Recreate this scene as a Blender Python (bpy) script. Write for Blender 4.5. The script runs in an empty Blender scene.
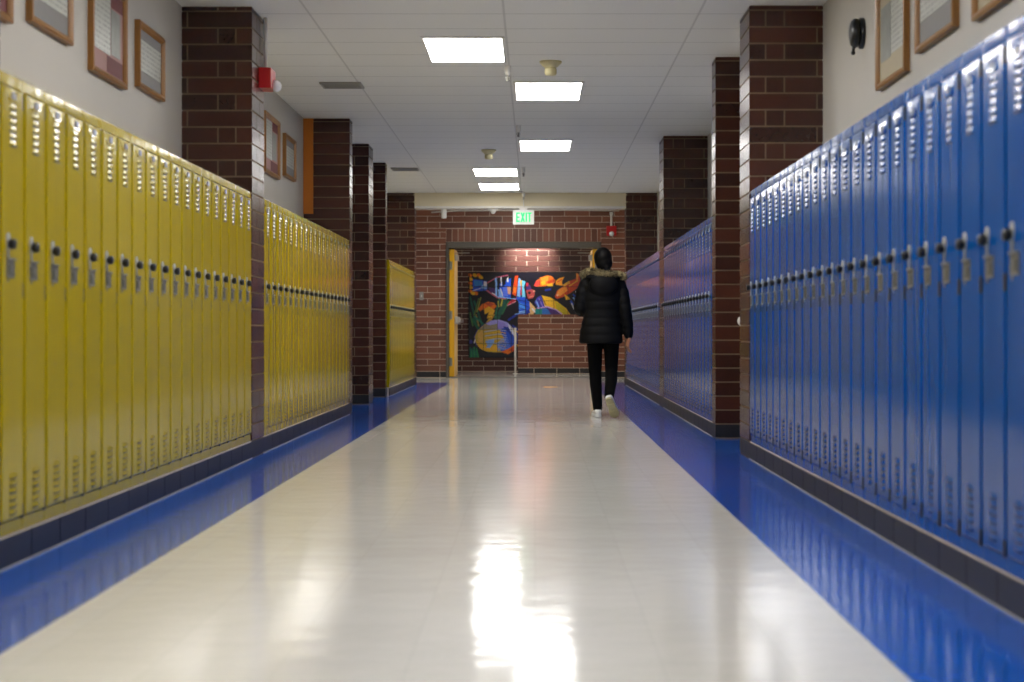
import bpy, bmesh, math, random
from mathutils import Vector, Matrix
random.seed(11)
H = 0.8                       # camera height above the floor (m); the hall was measured in multiples of it
XL, XR = -2.22*H, 1.676*H     # locker fronts / pillar sides
WL, WR = -2.77*H, 2.25*H      # side walls behind the lockers
CE = 3.545*H                  # ceiling
BASE = 0.137*H                # masonry base under the lockers
LOCK_TOP = 2.09*H
Y_BACK = -4.0
Y_PORTAL = 28.0
Y_END = 32.55
Y_FAR = 37.5
scene = bpy.context.scene
COL = scene.collection

# ---------------------------------------------------------------- helpers
def lin(r, g, b):
    f = lambda c: (c/255)/12.92 if c/255 <= 0.04045 else (((c/255)+0.055)/1.055)**2.4
    return (f(r), f(g), f(b), 1)

class MB:
    """collects shapes for ONE mesh object"""
    def __init__(s): s.v = []; s.f = []; s.m = []; s.t = []
    def add(s, vs, fs, m=0, t=0.5):
        o = len(s.v); s.v += [tuple(p) for p in vs]
        for f in fs: s.f.append(tuple(i+o for i in f)); s.m.append(m); s.t.append(t)
    def box(s, x0, x1, y0, y1, z0, z1, m=0, t=0.5):
        if x0 > x1: x0, x1 = x1, x0
        if y0 > y1: y0, y1 = y1, y0
        if z0 > z1: z0, z1 = z1, z0
        vs = [(x0,y0,z0),(x1,y0,z0),(x1,y1,z0),(x0,y1,z0),(x0,y0,z1),(x1,y0,z1),(x1,y1,z1),(x0,y1,z1)]
        s.add(vs, [(0,3,2,1),(4,5,6,7),(0,1,5,4),(1,2,6,5),(2,3,7,6),(3,0,4,7)], m, t)
    def obox(s, c, ax, ay, az, hx, hy, hz, m=0, t=0.5):
        c = Vector(c); ax = Vector(ax).normalized()*hx; ay = Vector(ay).normalized()*hy; az = Vector(az).normalized()*hz
        vs = [c+a*ax+b*ay+d*az for d in (-1,1) for a,b in ((-1,-1),(1,-1),(1,1),(-1,1))]
        s.add(vs, [(0,3,2,1),(4,5,6,7),(0,1,5,4),(1,2,6,5),(2,3,7,6),(3,0,4,7)], m, t)
    def tube(s, pts, rad, n=10, m=0, caps=True, squash=None):
        pts = [Vector(p) for p in pts]
        if not isinstance(rad, (list, tuple)): rad = [rad]*len(pts)
        rings = []
        prev = None
        for i, p in enumerate(pts):
            if i == 0: d = pts[1]-p
            elif i == len(pts)-1: d = p-pts[i-1]
            else: d = (pts[i+1]-p).normalized()+(p-pts[i-1]).normalized()
            d.normalize()
            if prev is None:
                u = d.orthogonal().normalized()
            else:
                u = prev-d*prev.dot(d)
                u = d.orthogonal() if u.length < 1e-6 else u
                u.normalize()
            prev = u
            w = d.cross(u)
            rings.append([p+(u*math.cos(2*math.pi*k/n)+w*math.sin(2*math.pi*k/n))*rad[i] for k in range(n)])
        vs = [v for r in rings for v in r]
        fs = []
        for i in range(len(rings)-1):
            for k in range(n):
                fs.append((i*n+k, i*n+(k+1)%n, (i+1)*n+(k+1)%n, (i+1)*n+k))
        if caps:
            fs.append(tuple(range(n-1,-1,-1))); fs.append(tuple((len(rings)-1)*n+k for k in range(n)))
        s.add(vs, fs, m)
    def limb(s, pts, rad, n=14, m=0):
        """tube with rounded ends"""
        pts = [Vector(p) for p in pts]; rad = list(rad)
        d0 = (pts[0]-pts[1]).normalized(); d1 = (pts[-1]-pts[-2]).normalized()
        P = []; R = []
        for a in (85, 60, 30):
            P.append(pts[0]+d0*rad[0]*math.sin(math.radians(a))); R.append(rad[0]*math.cos(math.radians(a)))
        P += pts; R += rad
        for a in (30, 60, 85):
            P.append(pts[-1]+d1*rad[-1]*math.sin(math.radians(a))); R.append(rad[-1]*math.cos(math.radians(a)))
        s.tube(P, R, n, m)
    def lathe(s, prof, c=(0,0,0), axis='z', n=20, m=0):
        """prof: list of (radius, height) revolved about axis through c"""
        vs = []; fs = []
        for r, h in prof:
            for k in range(n):
                a = 2*math.pi*k/n; x, y = r*math.cos(a), r*math.sin(a)
                if axis == 'z': q = (x, y, h)
                elif axis == 'x': q = (h, x, y)
                else: q = (y, h, x)
                vs.append((q[0]+c[0], q[1]+c[1], q[2]+c[2]))
        for i in range(len(prof)-1):
            for k in range(n):
                fs.append((i*n+k, i*n+(k+1)%n, (i+1)*n+(k+1)%n, (i+1)*n+k))
        fs.append(tuple(range(n-1,-1,-1))); fs.append(tuple((len(prof)-1)*n+k for k in range(n)))
        s.add(vs, fs, m)
    def ball(s, c, r, n=18, k=12, m=0, rot=None):
        vs = []; fs = []
        for i in range(k+1):
            a = math.pi*(0.02+0.96*i/k)
            for j in range(n):
                b = 2*math.pi*j/n
                p = Vector((r[0]*math.sin(a)*math.cos(b), r[1]*math.sin(a)*math.sin(b), r[2]*math.cos(a)))
                if rot: p = rot @ p
                vs.append(Vector(c)+p)
        for i in range(k):
            for j in range(n):
                fs.append((i*n+j, (i+1)*n+j, (i+1)*n+(j+1)%n, i*n+(j+1)%n))
        fs.append(tuple(range(n))); fs.append(tuple(k*n+j for j in range(n-1,-1,-1)))
        s.add(vs, fs, m)
    def loft(s, rings, m=0):
        n = len(rings[0]); vs = [p for r in rings for p in r]; fs = []
        for i in range(len(rings)-1):
            for k in range(n): fs.append((i*n+k, i*n+(k+1)%n, (i+1)*n+(k+1)%n, (i+1)*n+k))
        fs.append(tuple(range(n-1,-1,-1))); fs.append(tuple((len(rings)-1)*n+k for k in range(n)))
        s.add(vs, fs, m)
    def prism(s, poly, d0, d1, plane='xz', m=0):
        n = len(poly)
        def P(a, b, d):
            return (a, d, b) if plane == 'xz' else ((a, b, d) if plane == 'xy' else (d, a, b))
        vs = [P(a,b,d0) for a,b in poly]+[P(a,b,d1) for a,b in poly]
        fs = [tuple(range(n)), tuple(range(2*n-1, n-1, -1))]+[(i, n+i, n+(i+1)%n, (i+1)%n) for i in range(n)]
        s.add(vs, fs, m)
    def mesh(s, name, mats, smooth=False):
        me = bpy.data.meshes.new(name); me.from_pydata(s.v, [], s.f)
        for m in (mats if isinstance(mats, (list, tuple)) else [mats]): me.materials.append(m)
        me.polygons.foreach_set('material_index', s.m)
        a = me.attributes.new('tone', 'FLOAT', 'FACE'); a.data.foreach_set('value', s.t)
        bm = bmesh.new(); bm.from_mesh(me); bmesh.ops.recalc_face_normals(bm, faces=bm.faces); bm.to_mesh(me); bm.free()
        if smooth: me.polygons.foreach_set('use_smooth', [True]*len(me.polygons))
        me.update(); return me
    def build(s, name, mats, parent=None, smooth=False, bevel=0.0, loc=(0,0,0), seg=2):
        o = bpy.data.objects.new(name, s.mesh(name, mats, smooth)); COL.objects.link(o); o.location = loc
        if parent: o.parent = parent
        if bevel:
            b = o.modifiers.new('bevel', 'BEVEL'); b.width = bevel; b.segments = seg; b.limit_method = 'ANGLE'; b.angle_limit = math.radians(40)
            b.harden_normals = False
        if smooth == 'auto' or bevel:
            w = o.modifiers.new('wn', 'WEIGHTED_NORMAL') if bevel else None
            if bevel: o.data.polygons.foreach_set('use_smooth', [True]*len(o.data.polygons))
        return o

def tag(o, label, cat, group=None):
    o['label'] = label; o['category'] = cat
    if group: o['group'] = group
    return o
def struct(o): o['kind'] = 'structure'; return o
def thing(name, label, cat, loc=(0,0,0), rz=0, group=None):
    o = bpy.data.objects.new(name, None); COL.objects.link(o); o.location = loc; o.rotation_euler = (0,0,rz)
    o.empty_display_size = 0.1
    return tag(o, label, cat, group)
def copy_tree(o, parent=None):
    c = o.copy(); COL.objects.link(c)
    if parent: c.parent = parent
    for ch in list(o.children): copy_tree(ch, c)
    return c
def fuse(mb, name, mats, voxel, parent=None, smooth_it=4):
    """closed overlapping shapes -> one continuous surface"""
    o = bpy.data.objects.new(name, mb.mesh(name+'_raw', mats)); COL.objects.link(o)
    r = o.modifiers.new('r', 'REMESH'); r.mode = 'VOXEL'; r.voxel_size = voxel; r.use_smooth_shade = True
    sm = o.modifiers.new('s', 'SMOOTH'); sm.factor = 0.5; sm.iterations = smooth_it
    dg = bpy.context.evaluated_depsgraph_get()
    me = bpy.data.meshes.new_from_object(o.evaluated_get(dg)); me.name = name
    old = o.data; bpy.data.objects.remove(o); bpy.data.meshes.remove(old)
    me.materials.clear()
    for m in (mats if isinstance(mats, (list, tuple)) else [mats]): me.materials.append(m)
    me.polygons.foreach_set('use_smooth', [True]*len(me.polygons))
    n = bpy.data.objects.new(name, me); COL.objects.link(n)
    if parent: n.parent = parent
    return n

# ---------------------------------------------------------------- materials
class NT:
    def __init__(s, name):
        s.mat = bpy.data.materials.new(name); s.mat.use_nodes = True
        s.n = s.mat.node_tree.nodes; s.l = s.mat.node_tree.links; s.n.clear()
        s.out = s.n.new('ShaderNodeOutputMaterial')
        s.b = s.n.new('ShaderNodeBsdfPrincipled'); s.l.new(s.b.outputs[0], s.out.inputs[0])
    def node(s, t, **kw):
        o = s.n.new(t)
        for k, v in kw.items():
            if k in o.inputs.keys(): o.inputs[k].default_value = v
            else: setattr(o, k, v)
        return o
    def math(s, op, a, b=None, c=None):
        o = s.n.new('ShaderNodeMath'); o.operation = op
        for i, x in enumerate((a, b, c)):
            if x is None: continue
            if isinstance(x, (int, float)): o.inputs[i].default_value = x
            else: s.l.new(x, o.inputs[i])
        return o.outputs[0]
    def mix(s, f, a, b):
        o = s.n.new('ShaderNodeMix'); o.data_type = 'RGBA'
        for i, x in ((0, f), (6, a), (7, b)):
            if isinstance(x, (int, float, tuple)): o.inputs[i].default_value = x
            else: s.l.new(x, o.inputs[i])
        return o.outputs[2]
    def bump(s, h, strength=0.2, dist=0.01):
        o = s.n.new('ShaderNodeBump'); o.inputs['Strength'].default_value = strength; o.inputs['Distance'].default_value = dist
        s.l.new(h, o.inputs['Height']); s.l.new(o.outputs[0], s.b.inputs['Normal'])
    def pos(s, scale=(1,1,1)):
        g = s.n.new('ShaderNodeNewGeometry'); m = s.n.new('ShaderNodeMapping'); m.inputs['Scale'].default_value = scale
        s.l.new(g.outputs['Position'], m.inputs[0]); return m.outputs[0]
    def objpos(s, scale=(1,1,1)):
        g = s.n.new('ShaderNodeTexCoord'); m = s.n.new('ShaderNodeMapping'); m.inputs['Scale'].default_value = scale
        s.l.new(g.outputs['Object'], m.inputs[0]); return m.outputs[0]
    def noise(s, vec, scale, detail=2, rough=0.5):
        o = s.n.new('ShaderNodeTexNoise'); o.inputs['Scale'].default_value = scale; o.inputs['Detail'].default_value = detail
        o.inputs['Roughness'].default_value = rough; s.l.new(vec, o.inputs['Vector']); return o.outputs[0]

def plain(name, col, rough=0.5, metal=0.0, var=0.06, nscale=30, bump=0.0, spec=0.5, coat=0.0):
    t = NT(name); t.b.inputs['Roughness'].default_value = rough; t.b.inputs['Metallic'].default_value = metal
    t.b.inputs['Specular IOR Level'].default_value = spec
    if coat: t.b.inputs['Coat Weight'].default_value = coat
    nz = t.noise(t.objpos(), nscale, 3)
    lo = tuple(c*(1-var) for c in col[:3])+(1,); hi = tuple(min(1, c*(1+var)) for c in col[:3])+(1,)
    t.l.new(t.mix(nz, lo, hi), t.b.inputs['Base Color'])
    if bump: t.bump(nz, bump, 0.01)
    return t.mat

def emit(name, col, strength):
    t = NT(name); t.b.inputs['Base Color'].default_value = (0.8,0.8,0.8,1)
    t.b.inputs['Emission Color'].default_value = col; t.b.inputs['Emission Strength'].default_value = strength
    return t.mat

def brick_mat(name, dark, light, rough=0.3):
    t = NT(name); t.b.inputs['Roughness'].default_value = rough
    a = t.node('ShaderNodeAttribute'); a.attribute_name = 'tone'
    nz = t.noise(t.pos(), 40, 4, 0.6)
    f = t.math('MULTIPLY_ADD', nz, 0.5, t.math('MULTIPLY_ADD', a.outputs['Fac'], 0.9, -0.2))
    t.l.new(t.mix(f, dark, light), t.b.inputs['Base Color'])
    t.bump(nz, 0.12, 0.004)
    return t.mat

def paint_mat(name, col, var):
    """glossy sprayed sheet metal, slightly wavy so that reflections streak"""
    t = NT(name)
    t.b.inputs['Roughness'].default_value = 0.14
    nz = t.noise(t.pos((1,1,0.15)), 5, 2)
    lo = tuple(c*(1-var) for c in col[:3])+(1,); hi = tuple(c*(1+var) for c in col[:3])+(1,)
    t.l.new(t.mix(nz, lo, hi), t.b.inputs['Base Color'])
    t.b.inputs['Specular IOR Level'].default_value = 0.25
    w = t.noise(t.pos((1,1,0.12)), 9, 1.0)
    t.bump(w, 0.10, 0.02)
    return t.mat

M = {}
M['brick'] = brick_mat('pillar_brick', lin(46,21,14), lin(82,41,28), 0.25)  # bricks under different light get their own darker and lighter colours
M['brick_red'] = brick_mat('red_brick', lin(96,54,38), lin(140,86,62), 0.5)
M['brick_far'] = brick_mat('far_brick_dimmed', lin(66,40,38), lin(100,62,54), 0.5)  # darker brick copy, the far wall's dimmer light put into the colour
M['brick_black'] = brick_mat('black_base_brick', lin(14,14,17), lin(27,27,32), 0.42)
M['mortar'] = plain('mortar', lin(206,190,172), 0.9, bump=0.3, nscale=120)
M['mortar_dark'] = plain('pillar_mortar_shaded', lin(128,108,84), 0.9, bump=0.3, nscale=120)  # darker mortar copy, shade of the unlit pillar fronts in its colour
M['yellow'] = paint_mat('yellow_enamel', lin(172,150,0), 0.06)
M['blue'] = paint_mat('blue_enamel', lin(0,78,154), 0.08)
M['gap'] = plain('painted_gap_shadow', (0.02,0.02,0.02,1), 0.6)  # near-black colour standing for the shade inside slots and gaps
M['steel'] = plain('brushed_steel', lin(190,188,182), 0.3, 1.0)
M['steel_dull'] = plain('dull_zinc', lin(150,148,140), 0.4, 0.9)
M['zinc'] = plain('zinc_edge', lin(134,131,120), 0.4, 0.3)
M['zinc_dark'] = plain('recess_shaded_zinc', lin(98,95,86), 0.5, 0.3)  # handle's recess shade put into this darker zinc
M['lock_metal'] = plain('nickel_plate', lin(180,179,174), 0.35, 0.35)
M['black_plastic'] = plain('black_plastic', lin(16,16,18), 0.3)
M['plate'] = plain('number_plate_aluminium', lin(150,152,160), 0.35, 0.8)
M['wall'] = plain('wall_paint', lin(188,183,174), 0.55, var=0.03, nscale=3, bump=0.05)
M['beige'] = plain('header_beige', lin(226,214,182), 0.6, var=0.02, nscale=2)
M['white_trim'] = plain('white_trim', lin(225,222,215), 0.45)
M['wood'] = None
t = NT('oak_moulding'); t.b.inputs['Roughness'].default_value = 0.35
nz = t.noise(t.objpos((30,30,3)), 3, 5, 0.65)
t.l.new(t.mix(nz, lin(112,70,26), lin(176,124,58)), t.b.inputs['Base Color']); t.bump(nz, 0.1, 0.005); M['wood'] = t.mat
M['orange_wood'] = plain('orange_board', lin(196,112,16), 0.5, var=0.1, nscale=8)
M['mat_pink'] = plain('mat_board_rose', lin(168,126,120), 0.6)
M['mat_maroon'] = plain('mat_board_maroon', lin(104,36,40), 0.6)
M['mat_grey'] = plain('mat_board_grey', lin(128,126,124), 0.6)
M['mat_tan'] = plain('mat_board_tan', lin(176,164,134), 0.6)
# a page of print: rows of irregular grey marks
t = NT('printed_page'); t.b.inputs['Roughness'].default_value = 0.35
g = t.n.new('ShaderNodeTexCoord'); sp = t.n.new('ShaderNodeSeparateXYZ'); t.l.new(g.outputs['Object'], sp.inputs[0])
row = t.math('FRACT', t.math('MULTIPLY', sp.outputs[2], 38.0))
on = t.math('GREATER_THAN', row, 0.5)
wn = t.noise(t.objpos((60,60,12)), 2.0, 2)
ink = t.math('MULTIPLY', on, t.math('GREATER_THAN', wn, 0.48))
t.l.new(t.mix(t.math('MULTIPLY', ink, 0.7), lin(176,178,168), lin(112,114,108)), t.b.inputs['Base Color']); M['page'] = t.mat
M['photo_dark'] = plain('printed_picture', lin(112,116,106), 0.35, var=0.5, nscale=14)
M['red'] = plain('alarm_red', lin(190,20,24), 0.35)
M['clear'] = plain('strobe_lens', lin(235,238,240), 0.12)
M['cream'] = plain('cream_plastic', lin(214,204,158), 0.4)
M['frame_grey'] = plain('door_frame_paint', lin(86,82,74), 0.45)
M['door_yellow'] = plain('door_yellow_paint', lin(236,176,10), 0.4)
M['door_face'] = plain('door_face_tan', lin(214,178,120), 0.45)
M['vent'] = plain('vent_grille', lin(158,156,150), 0.5)
M['jacket'] = plain('black_nylon', lin(11,11,13), 0.62, var=0.3, nscale=14, bump=0.15, spec=0.16)
M['trouser'] = plain('black_denim', lin(7,7,8), 0.9, var=0.2, nscale=60, bump=0.2, spec=0.12)
M['hair'] = plain('black_hair', lin(7,6,7), 0.55, var=0.3, nscale=50, bump=0.3, spec=0.15)
M['skin'] = plain('skin', lin(176,120,88), 0.5, var=0.06, nscale=25)
M['shoe'] = plain('white_leather', lin(226,226,224), 0.45, var=0.03)
M['sole'] = plain('cream_rubber', lin(190,180,140), 0.6, var=0.12, nscale=60)
M['eye'] = plain('eye_white', lin(220,218,212), 0.2)
M['fur'] = brick_mat('tan_fur', lin(30,24,14), lin(200,182,136), 0.85)
M['sticker'] = plain('orange_sticker', lin(240,160,40), 0.4)
M['green'] = None
t = NT('exit_green'); t.b.inputs['Base Color'].default_value = lin(20,190,110)
t.b.inputs['Emission Color'].default_value = lin(20,215,120); t.b.inputs['Emission Strength'].default_value = 0.7; M['green'] = t.mat
t = NT('exit_face'); t.b.inputs['Base Color'].default_value = lin(220,220,214)
t.b.inputs['Emission Color'].default_value = lin(225,222,214); t.b.inputs['Emission Strength'].default_value = 0.12; M['exit_face'] = t.mat
M['tube_light'] = emit('troffer_diffuser', (1.0, 0.975, 0.94, 1), 14.0)
M['lamp_warm'] = emit('downlight_lens', (1.0, 0.82, 0.66, 1), 30.0)

# floor: polished 12-inch tiles, cream field between two blue strips
t = NT('polished_floor')
P = t.pos(); sp = t.n.new('ShaderNodeSeparateXYZ'); t.l.new(P, sp.inputs[0]); X, Y = sp.outputs[0], sp.outputs[1]
T = 0.305
tx = t.math('FRACT', t.math('MULTIPLY', X, 1/T)); ty = t.math('FRACT', t.math('MULTIPLY', Y, 1/T))
jn = t.math('MAXIMUM', t.math('GREATER_THAN', t.math('ABSOLUTE', t.math('SUBTRACT', tx, 0.5)), 0.494),
            t.math('GREATER_THAN', t.math('ABSOLUTE', t.math('SUBTRACT', ty, 0.5)), 0.494))
inL = t.math('LESS_THAN', X, -1.656*H); inR = t.math('GREATER_THAN', X, 1.075*H)
isb = t.math('MULTIPLY', t.math('MAXIMUM', inL, inR), t.math('LESS_THAN', Y, 29.5))
cell = t.n.new('ShaderNodeTexWhiteNoise'); cell.noise_dimensions = '2D'
cb = t.n.new('ShaderNodeCombineXYZ')
t.l.new(t.math('FLOOR', t.math('MULTIPLY', X, 1/T)), cb.inputs[0]); t.l.new(t.math('FLOOR', t.math('MULTIPLY', Y, 1/T)), cb.inputs[1])
t.l.new(cb.outputs[0], cell.inputs['Vector'])
fl = t.noise(P, 55, 4, 0.7)
vf = t.math('MULTIPLY_ADD', cell.outputs[0], 0.22, t.math('MULTIPLY', fl, 0.7))
white = t.mix(vf, lin(218,215,206), lin(238,236,230))
blue = t.mix(vf, lin(0,72,165), lin(0,96,206))
c = t.mix(isb, white, blue)
c = t.mix(t.math('MULTIPLY', jn, 0.10), c, lin(90,84,76))
t.l.new(c, t.b.inputs['Base Color'])
t.b.inputs['Roughness'].default_value = 0.10
t.b.inputs['IOR'].default_value = 1.5
wv = t.noise(P, 7.0, 2, 0.5); wv2 = t.noise(P, 26, 1, 0.5)
sepc = t.n.new('ShaderNodeSeparateColor'); t.l.new(cell.outputs['Color'], sepc.inputs[0])
tilt = t.math('ADD', t.math('MULTIPLY', t.math('SUBTRACT', tx, 0.5), t.math('SUBTRACT', sepc.outputs[0], 0.5)),
              t.math('MULTIPLY', t.math('SUBTRACT', ty, 0.5), t.math('SUBTRACT', sepc.outputs[1], 0.5)))
hgt = t.math('ADD', t.math('MULTIPLY', wv, 0.6), t.math('ADD', t.math('MULTIPLY', wv2, 0.10), t.math('MULTIPLY', tilt, 0.30)))
t.bump(hgt, 0.125, 0.02)
M['floor'] = t.mat

# ceiling: 2x4 ft panels, thin joints
t = NT('ceiling_panels'); t.b.inputs['Roughness'].default_value = 0.7
P = t.pos(); sp = t.n.new('ShaderNodeSeparateXYZ'); t.l.new(P, sp.inputs[0])
cy = t.math('FRACT', t.math('MULTIPLY_ADD', sp.outputs[1], 1/0.602, 0.24)); cx = t.math('FRACT', t.math('MULTIPLY_ADD', sp.outputs[0], 1/1.25, 0.659+0.0))
ly = t.math('LESS_THAN', t.math('ABSOLUTE', t.math('SUBTRACT', cy, 0.5)), 0.011)
lx = t.math('LESS_THAN', t.math('ABSOLUTE', t.math('SUBTRACT', cx, 0.5)), 0.006)
ln = t.math('MAXIMUM', ly, t.math('MULTIPLY', lx, 0.55))
sn = t.noise(P, 90, 3, 0.7)
t.l.new(t.mix(t.math('MULTIPLY', ln, 0.55), t.mix(sn, lin(226,225,221), lin(238,237,233)), lin(120,116,112)), t.b.inputs['Base Color'])
t.bump(t.math('SUBTRACT', t.math('MULTIPLY', sn, 0.15), ln), 0.3, 0.005)
M['ceiling'] = t.mat

# ---------------------------------------------------------------- brickwork
CH = 0.1037   # course height
def brick_face(mb, o, u, nrm, width, z0, z1, rows, m=0, proud=0.005, gap=0.011, first=0):
    """thin bricks laid proud of a mortar core: o = lower-left corner, u = along, nrm = outward"""
    o = Vector(o); u = Vector(u); nrm = Vector(nrm); k = first; z = z0
    while z < z1-0.03:
        zt = min(z+CH, z1)
        for a, b in rows(k):
            a0 = a*width+(gap/2 if a > 0 else 0); b0 = b*width-(gap/2 if b < 1 else 0)
            if b0-a0 < 0.012: continue
            c = o+u*((a0+b0)/2); c.z = (z+zt)/2+gap*0.0
            mb.obox(c, u, nrm, (0,0,1), (b0-a0)/2, proud, (zt-z-gap)/2, m, random.random())
        z = zt; k += 1
def rows_list(*pats):
    def f(k):
        p = pats[k % len(pats)]; return [(p[i], p[i+1]) for i in range(len(p)-1)]
    return f
def running(width, L=0.427, off=0.0):
    def f(k):
        s = off+(L/2 if k % 2 else 0.0); xs = [0.0]
        x = s % L
        while x < width-0.01:
            if x > 0.01: xs.append(x/width)
            x += L
        xs.append(1.0); return [(xs[i], xs[i+1]) for i in range(len(xs)-1)]
    return f
WIDE_L = rows_list([0,.515,.77,1],[0,.08,1])          # left pillars, from wall to corridor
WIDE_R = rows_list([0,.92,1],[0,.22,.475,1])          # right pillars, from corridor to wall
ONE = rows_list([0,1])
SIDE = rows_list([0,.62,1],[0,.38,1])

def pillar(label, x0, x1, y0, y1, front, side_sign, sidepat=SIDE, top=CE, name='brick_pillar', group='brick pillars between the locker banks'):
    r = thing(name, label, 'pillar', ((x0+x1)/2, (y0+y1)/2, 0), 0, group)
    ox, oy = (x0+x1)/2, (y0+y1)/2
    hx, hy = (x1-x0)/2, (y1-y0)/2
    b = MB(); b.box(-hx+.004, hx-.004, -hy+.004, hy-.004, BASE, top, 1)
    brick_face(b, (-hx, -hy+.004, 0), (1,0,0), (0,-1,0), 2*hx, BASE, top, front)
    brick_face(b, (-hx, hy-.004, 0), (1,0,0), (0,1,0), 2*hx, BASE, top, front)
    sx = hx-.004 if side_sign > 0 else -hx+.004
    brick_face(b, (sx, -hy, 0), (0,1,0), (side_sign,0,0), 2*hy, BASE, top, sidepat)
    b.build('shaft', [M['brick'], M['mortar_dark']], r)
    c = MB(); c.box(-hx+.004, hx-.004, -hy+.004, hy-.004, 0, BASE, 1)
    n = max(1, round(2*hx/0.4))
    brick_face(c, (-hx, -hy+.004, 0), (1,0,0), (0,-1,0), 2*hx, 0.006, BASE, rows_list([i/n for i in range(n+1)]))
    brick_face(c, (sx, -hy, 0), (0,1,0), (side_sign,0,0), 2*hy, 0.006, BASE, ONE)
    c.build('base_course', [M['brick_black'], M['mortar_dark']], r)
    return r

# the eight pillars and the two end piers (depth along the hall in metres)
P1L, P1R = (11.92, 12.45), (11.88, 12.43)
P2L, P3L, P4L = (18.2, 18.47), (20.66, 21.2), (22.96, 23.2)
P2R, P3R = (14.11, 14.40), (19.82, 20.5)
P0L = (5.5, 6.30)
XL3 = -2.26*H
NP = rows_list([0,.5,1],[0,.02,1])
pillar('dark brown brick pillar at the near end of the yellow lockers, left picture edge', WL, XL, *P0L, WIDE_L, 1)
pillar('wide dark brick pillar beside the yellow lockers carrying the red alarm box', WL, XL, *P1L, WIDE_L, 1)
pillar('dark brick pillar at the end of second yellow bank with orange board', WL, XL, *P2L, ONE, 1)
pillar('narrow dark brick pillar past the orange board, left of the hall', WL, XL3, *P3L, rows_list([0,.62,1],[0,1]), 1)
pillar('narrow dark brick pillar just before the farthest yellow lockers', WL, XL3, *P4L, ONE, 1)
pillar('brown brick end pier behind the farthest yellow lockers', WL, XL, Y_PORTAL, Y_PORTAL+0.45, WIDE_L, 1)
pillar('wide dark brick pillar at the end of the nearest blue lockers', XR, WR, *P1R, WIDE_R, -1, ONE)
pillar('dark brick pillar directly behind the wide one on the right, without joints', XR, WR, *P2R, ONE, -1, ONE)
pillar('dark brick pillar between the middle and farthest blue locker banks', XR, WR, *P3R, WIDE_R, -1, ONE)
pillar('brown brick end pier behind the farthest blue lockers', XR, WR, Y_PORTAL, Y_PORTAL+0.45, WIDE_R, -1, ONE)

# ---------------------------------------------------------------- the shell
m = MB(); m.box(-3.4, 3.4, Y_BACK, Y_FAR+0.2, -0.06, 0); struct(m.build('floor', M['floor']))
m = MB(); m.box(-3.4, 3.4, Y_BACK, Y_PORTAL+0.3, CE, CE+0.08); struct(m.build('ceiling', M['ceiling']))
m = MB(); m.box(-3.4, 3.4, Y_PORTAL+0.3, Y_FAR+0.2, 3.06, 3.14); struct(m.build('ceiling_vestibule', M['white_trim']))
m = MB(); m.box(WL-0.12, WL, Y_BACK, Y_END, 0, CE+0.3); struct(m.build('wall_left', M['wall']))
m = MB(); m.box(WR, WR+0.12, Y_BACK, Y_END, 0, CE+0.3); struct(m.build('wall_right', M['wall']))
m = MB(); m.box(WL-0.12, WR+0.12, Y_BACK-0.12, Y_BACK, 0, CE+0.1); struct(m.build('wall_back', M['wall']))

# header across the hall at the portal, white edge below
m = MB(); m.box(XL-0.02, XR+0.02, Y_PORTAL, Y_PORTAL+0.3, 3.30*H, CE); struct(m.build('wall_header', M['beige']))
m = MB(); m.box(XL, XR, Y_PORTAL-0.012, Y_PORTAL+0.32, 3.26*H, 3.30*H); struct(m.build('trim_1', M['white_trim'], bevel=0.004))

# end wall with the double doorway
s_end = 46.7
DX0, DX1 = (446-535)/s_end*H, (601-535)/s_end*H          # outer edges of the door frame
DH = (1+(331-242)/s_end)*H
TOPE = 3.04
e = MB()
e.box(WL, DX0, Y_END+.004, Y_END+0.25, 0, TOPE, 1); e.box(DX1, WR, Y_END+.004, Y_END+0.25, 0, TOPE, 1)
e.box(DX0, DX1, Y_END+.004, Y_END+0.25, DH, TOPE, 1)
SOLD = DH+0.235
wl = DX0-WL; wr = WR-DX1
brick_face(e, (WL, Y_END+.004, 0), (1,0,0), (0,-1,0), wl, BASE, SOLD, running(wl, off=0.16))
brick_face(e, (DX1, Y_END+.004, 0), (1,0,0), (0,-1,0), wr, BASE, SOLD, running(wr, off=0.2))
brick_face(e, (WL, Y_END+.004, 0), (1,0,0), (0,-1,0), wl, 0.004, BASE, running(wl, off=0.16), m=2)
brick_face(e, (DX1, Y_END+.004, 0), (1,0,0), (0,-1,0), wr, 0.004, BASE, running(wr, off=0.2), m=2)
brick_face(e, (WL, Y_END+.004, 0), (1,0,0), (0,-1,0), WR-WL, SOLD, TOPE, running(WR-WL, off=0.16))
x = DX0
while x < DX1-0.02:                                        # soldier course over the opening
    e.box(x+.005, min(x+CH, DX1)-.005, Y_END-.001, Y_END+.01, DH+.006, SOLD-.011, 0, random.random()); x += CH
struct(e.build('wall_end', [M['brick_red'], M['mortar'], M['brick_black']]))
# door frame
m = MB(); j = 0.05
m.box(DX0, DX0+j, Y_END-.03, Y_END+0.27, 0, DH); m.box(DX1-j, DX1, Y_END-.03, Y_END+0.27, 0, DH); m.box(DX0+j, DX1-j, Y_END-.03, Y_END+0.27, DH-0.1, DH)
struct(m.build('trim_2', M['frame_grey'], bevel=0.006))
m = MB(); m.box(DX0+j, DX1-j, Y_END-0.02, Y_END+0.2, 0, 0.012); struct(m.build('trim_3', M['frame_grey'], bevel=0.004))

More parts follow.
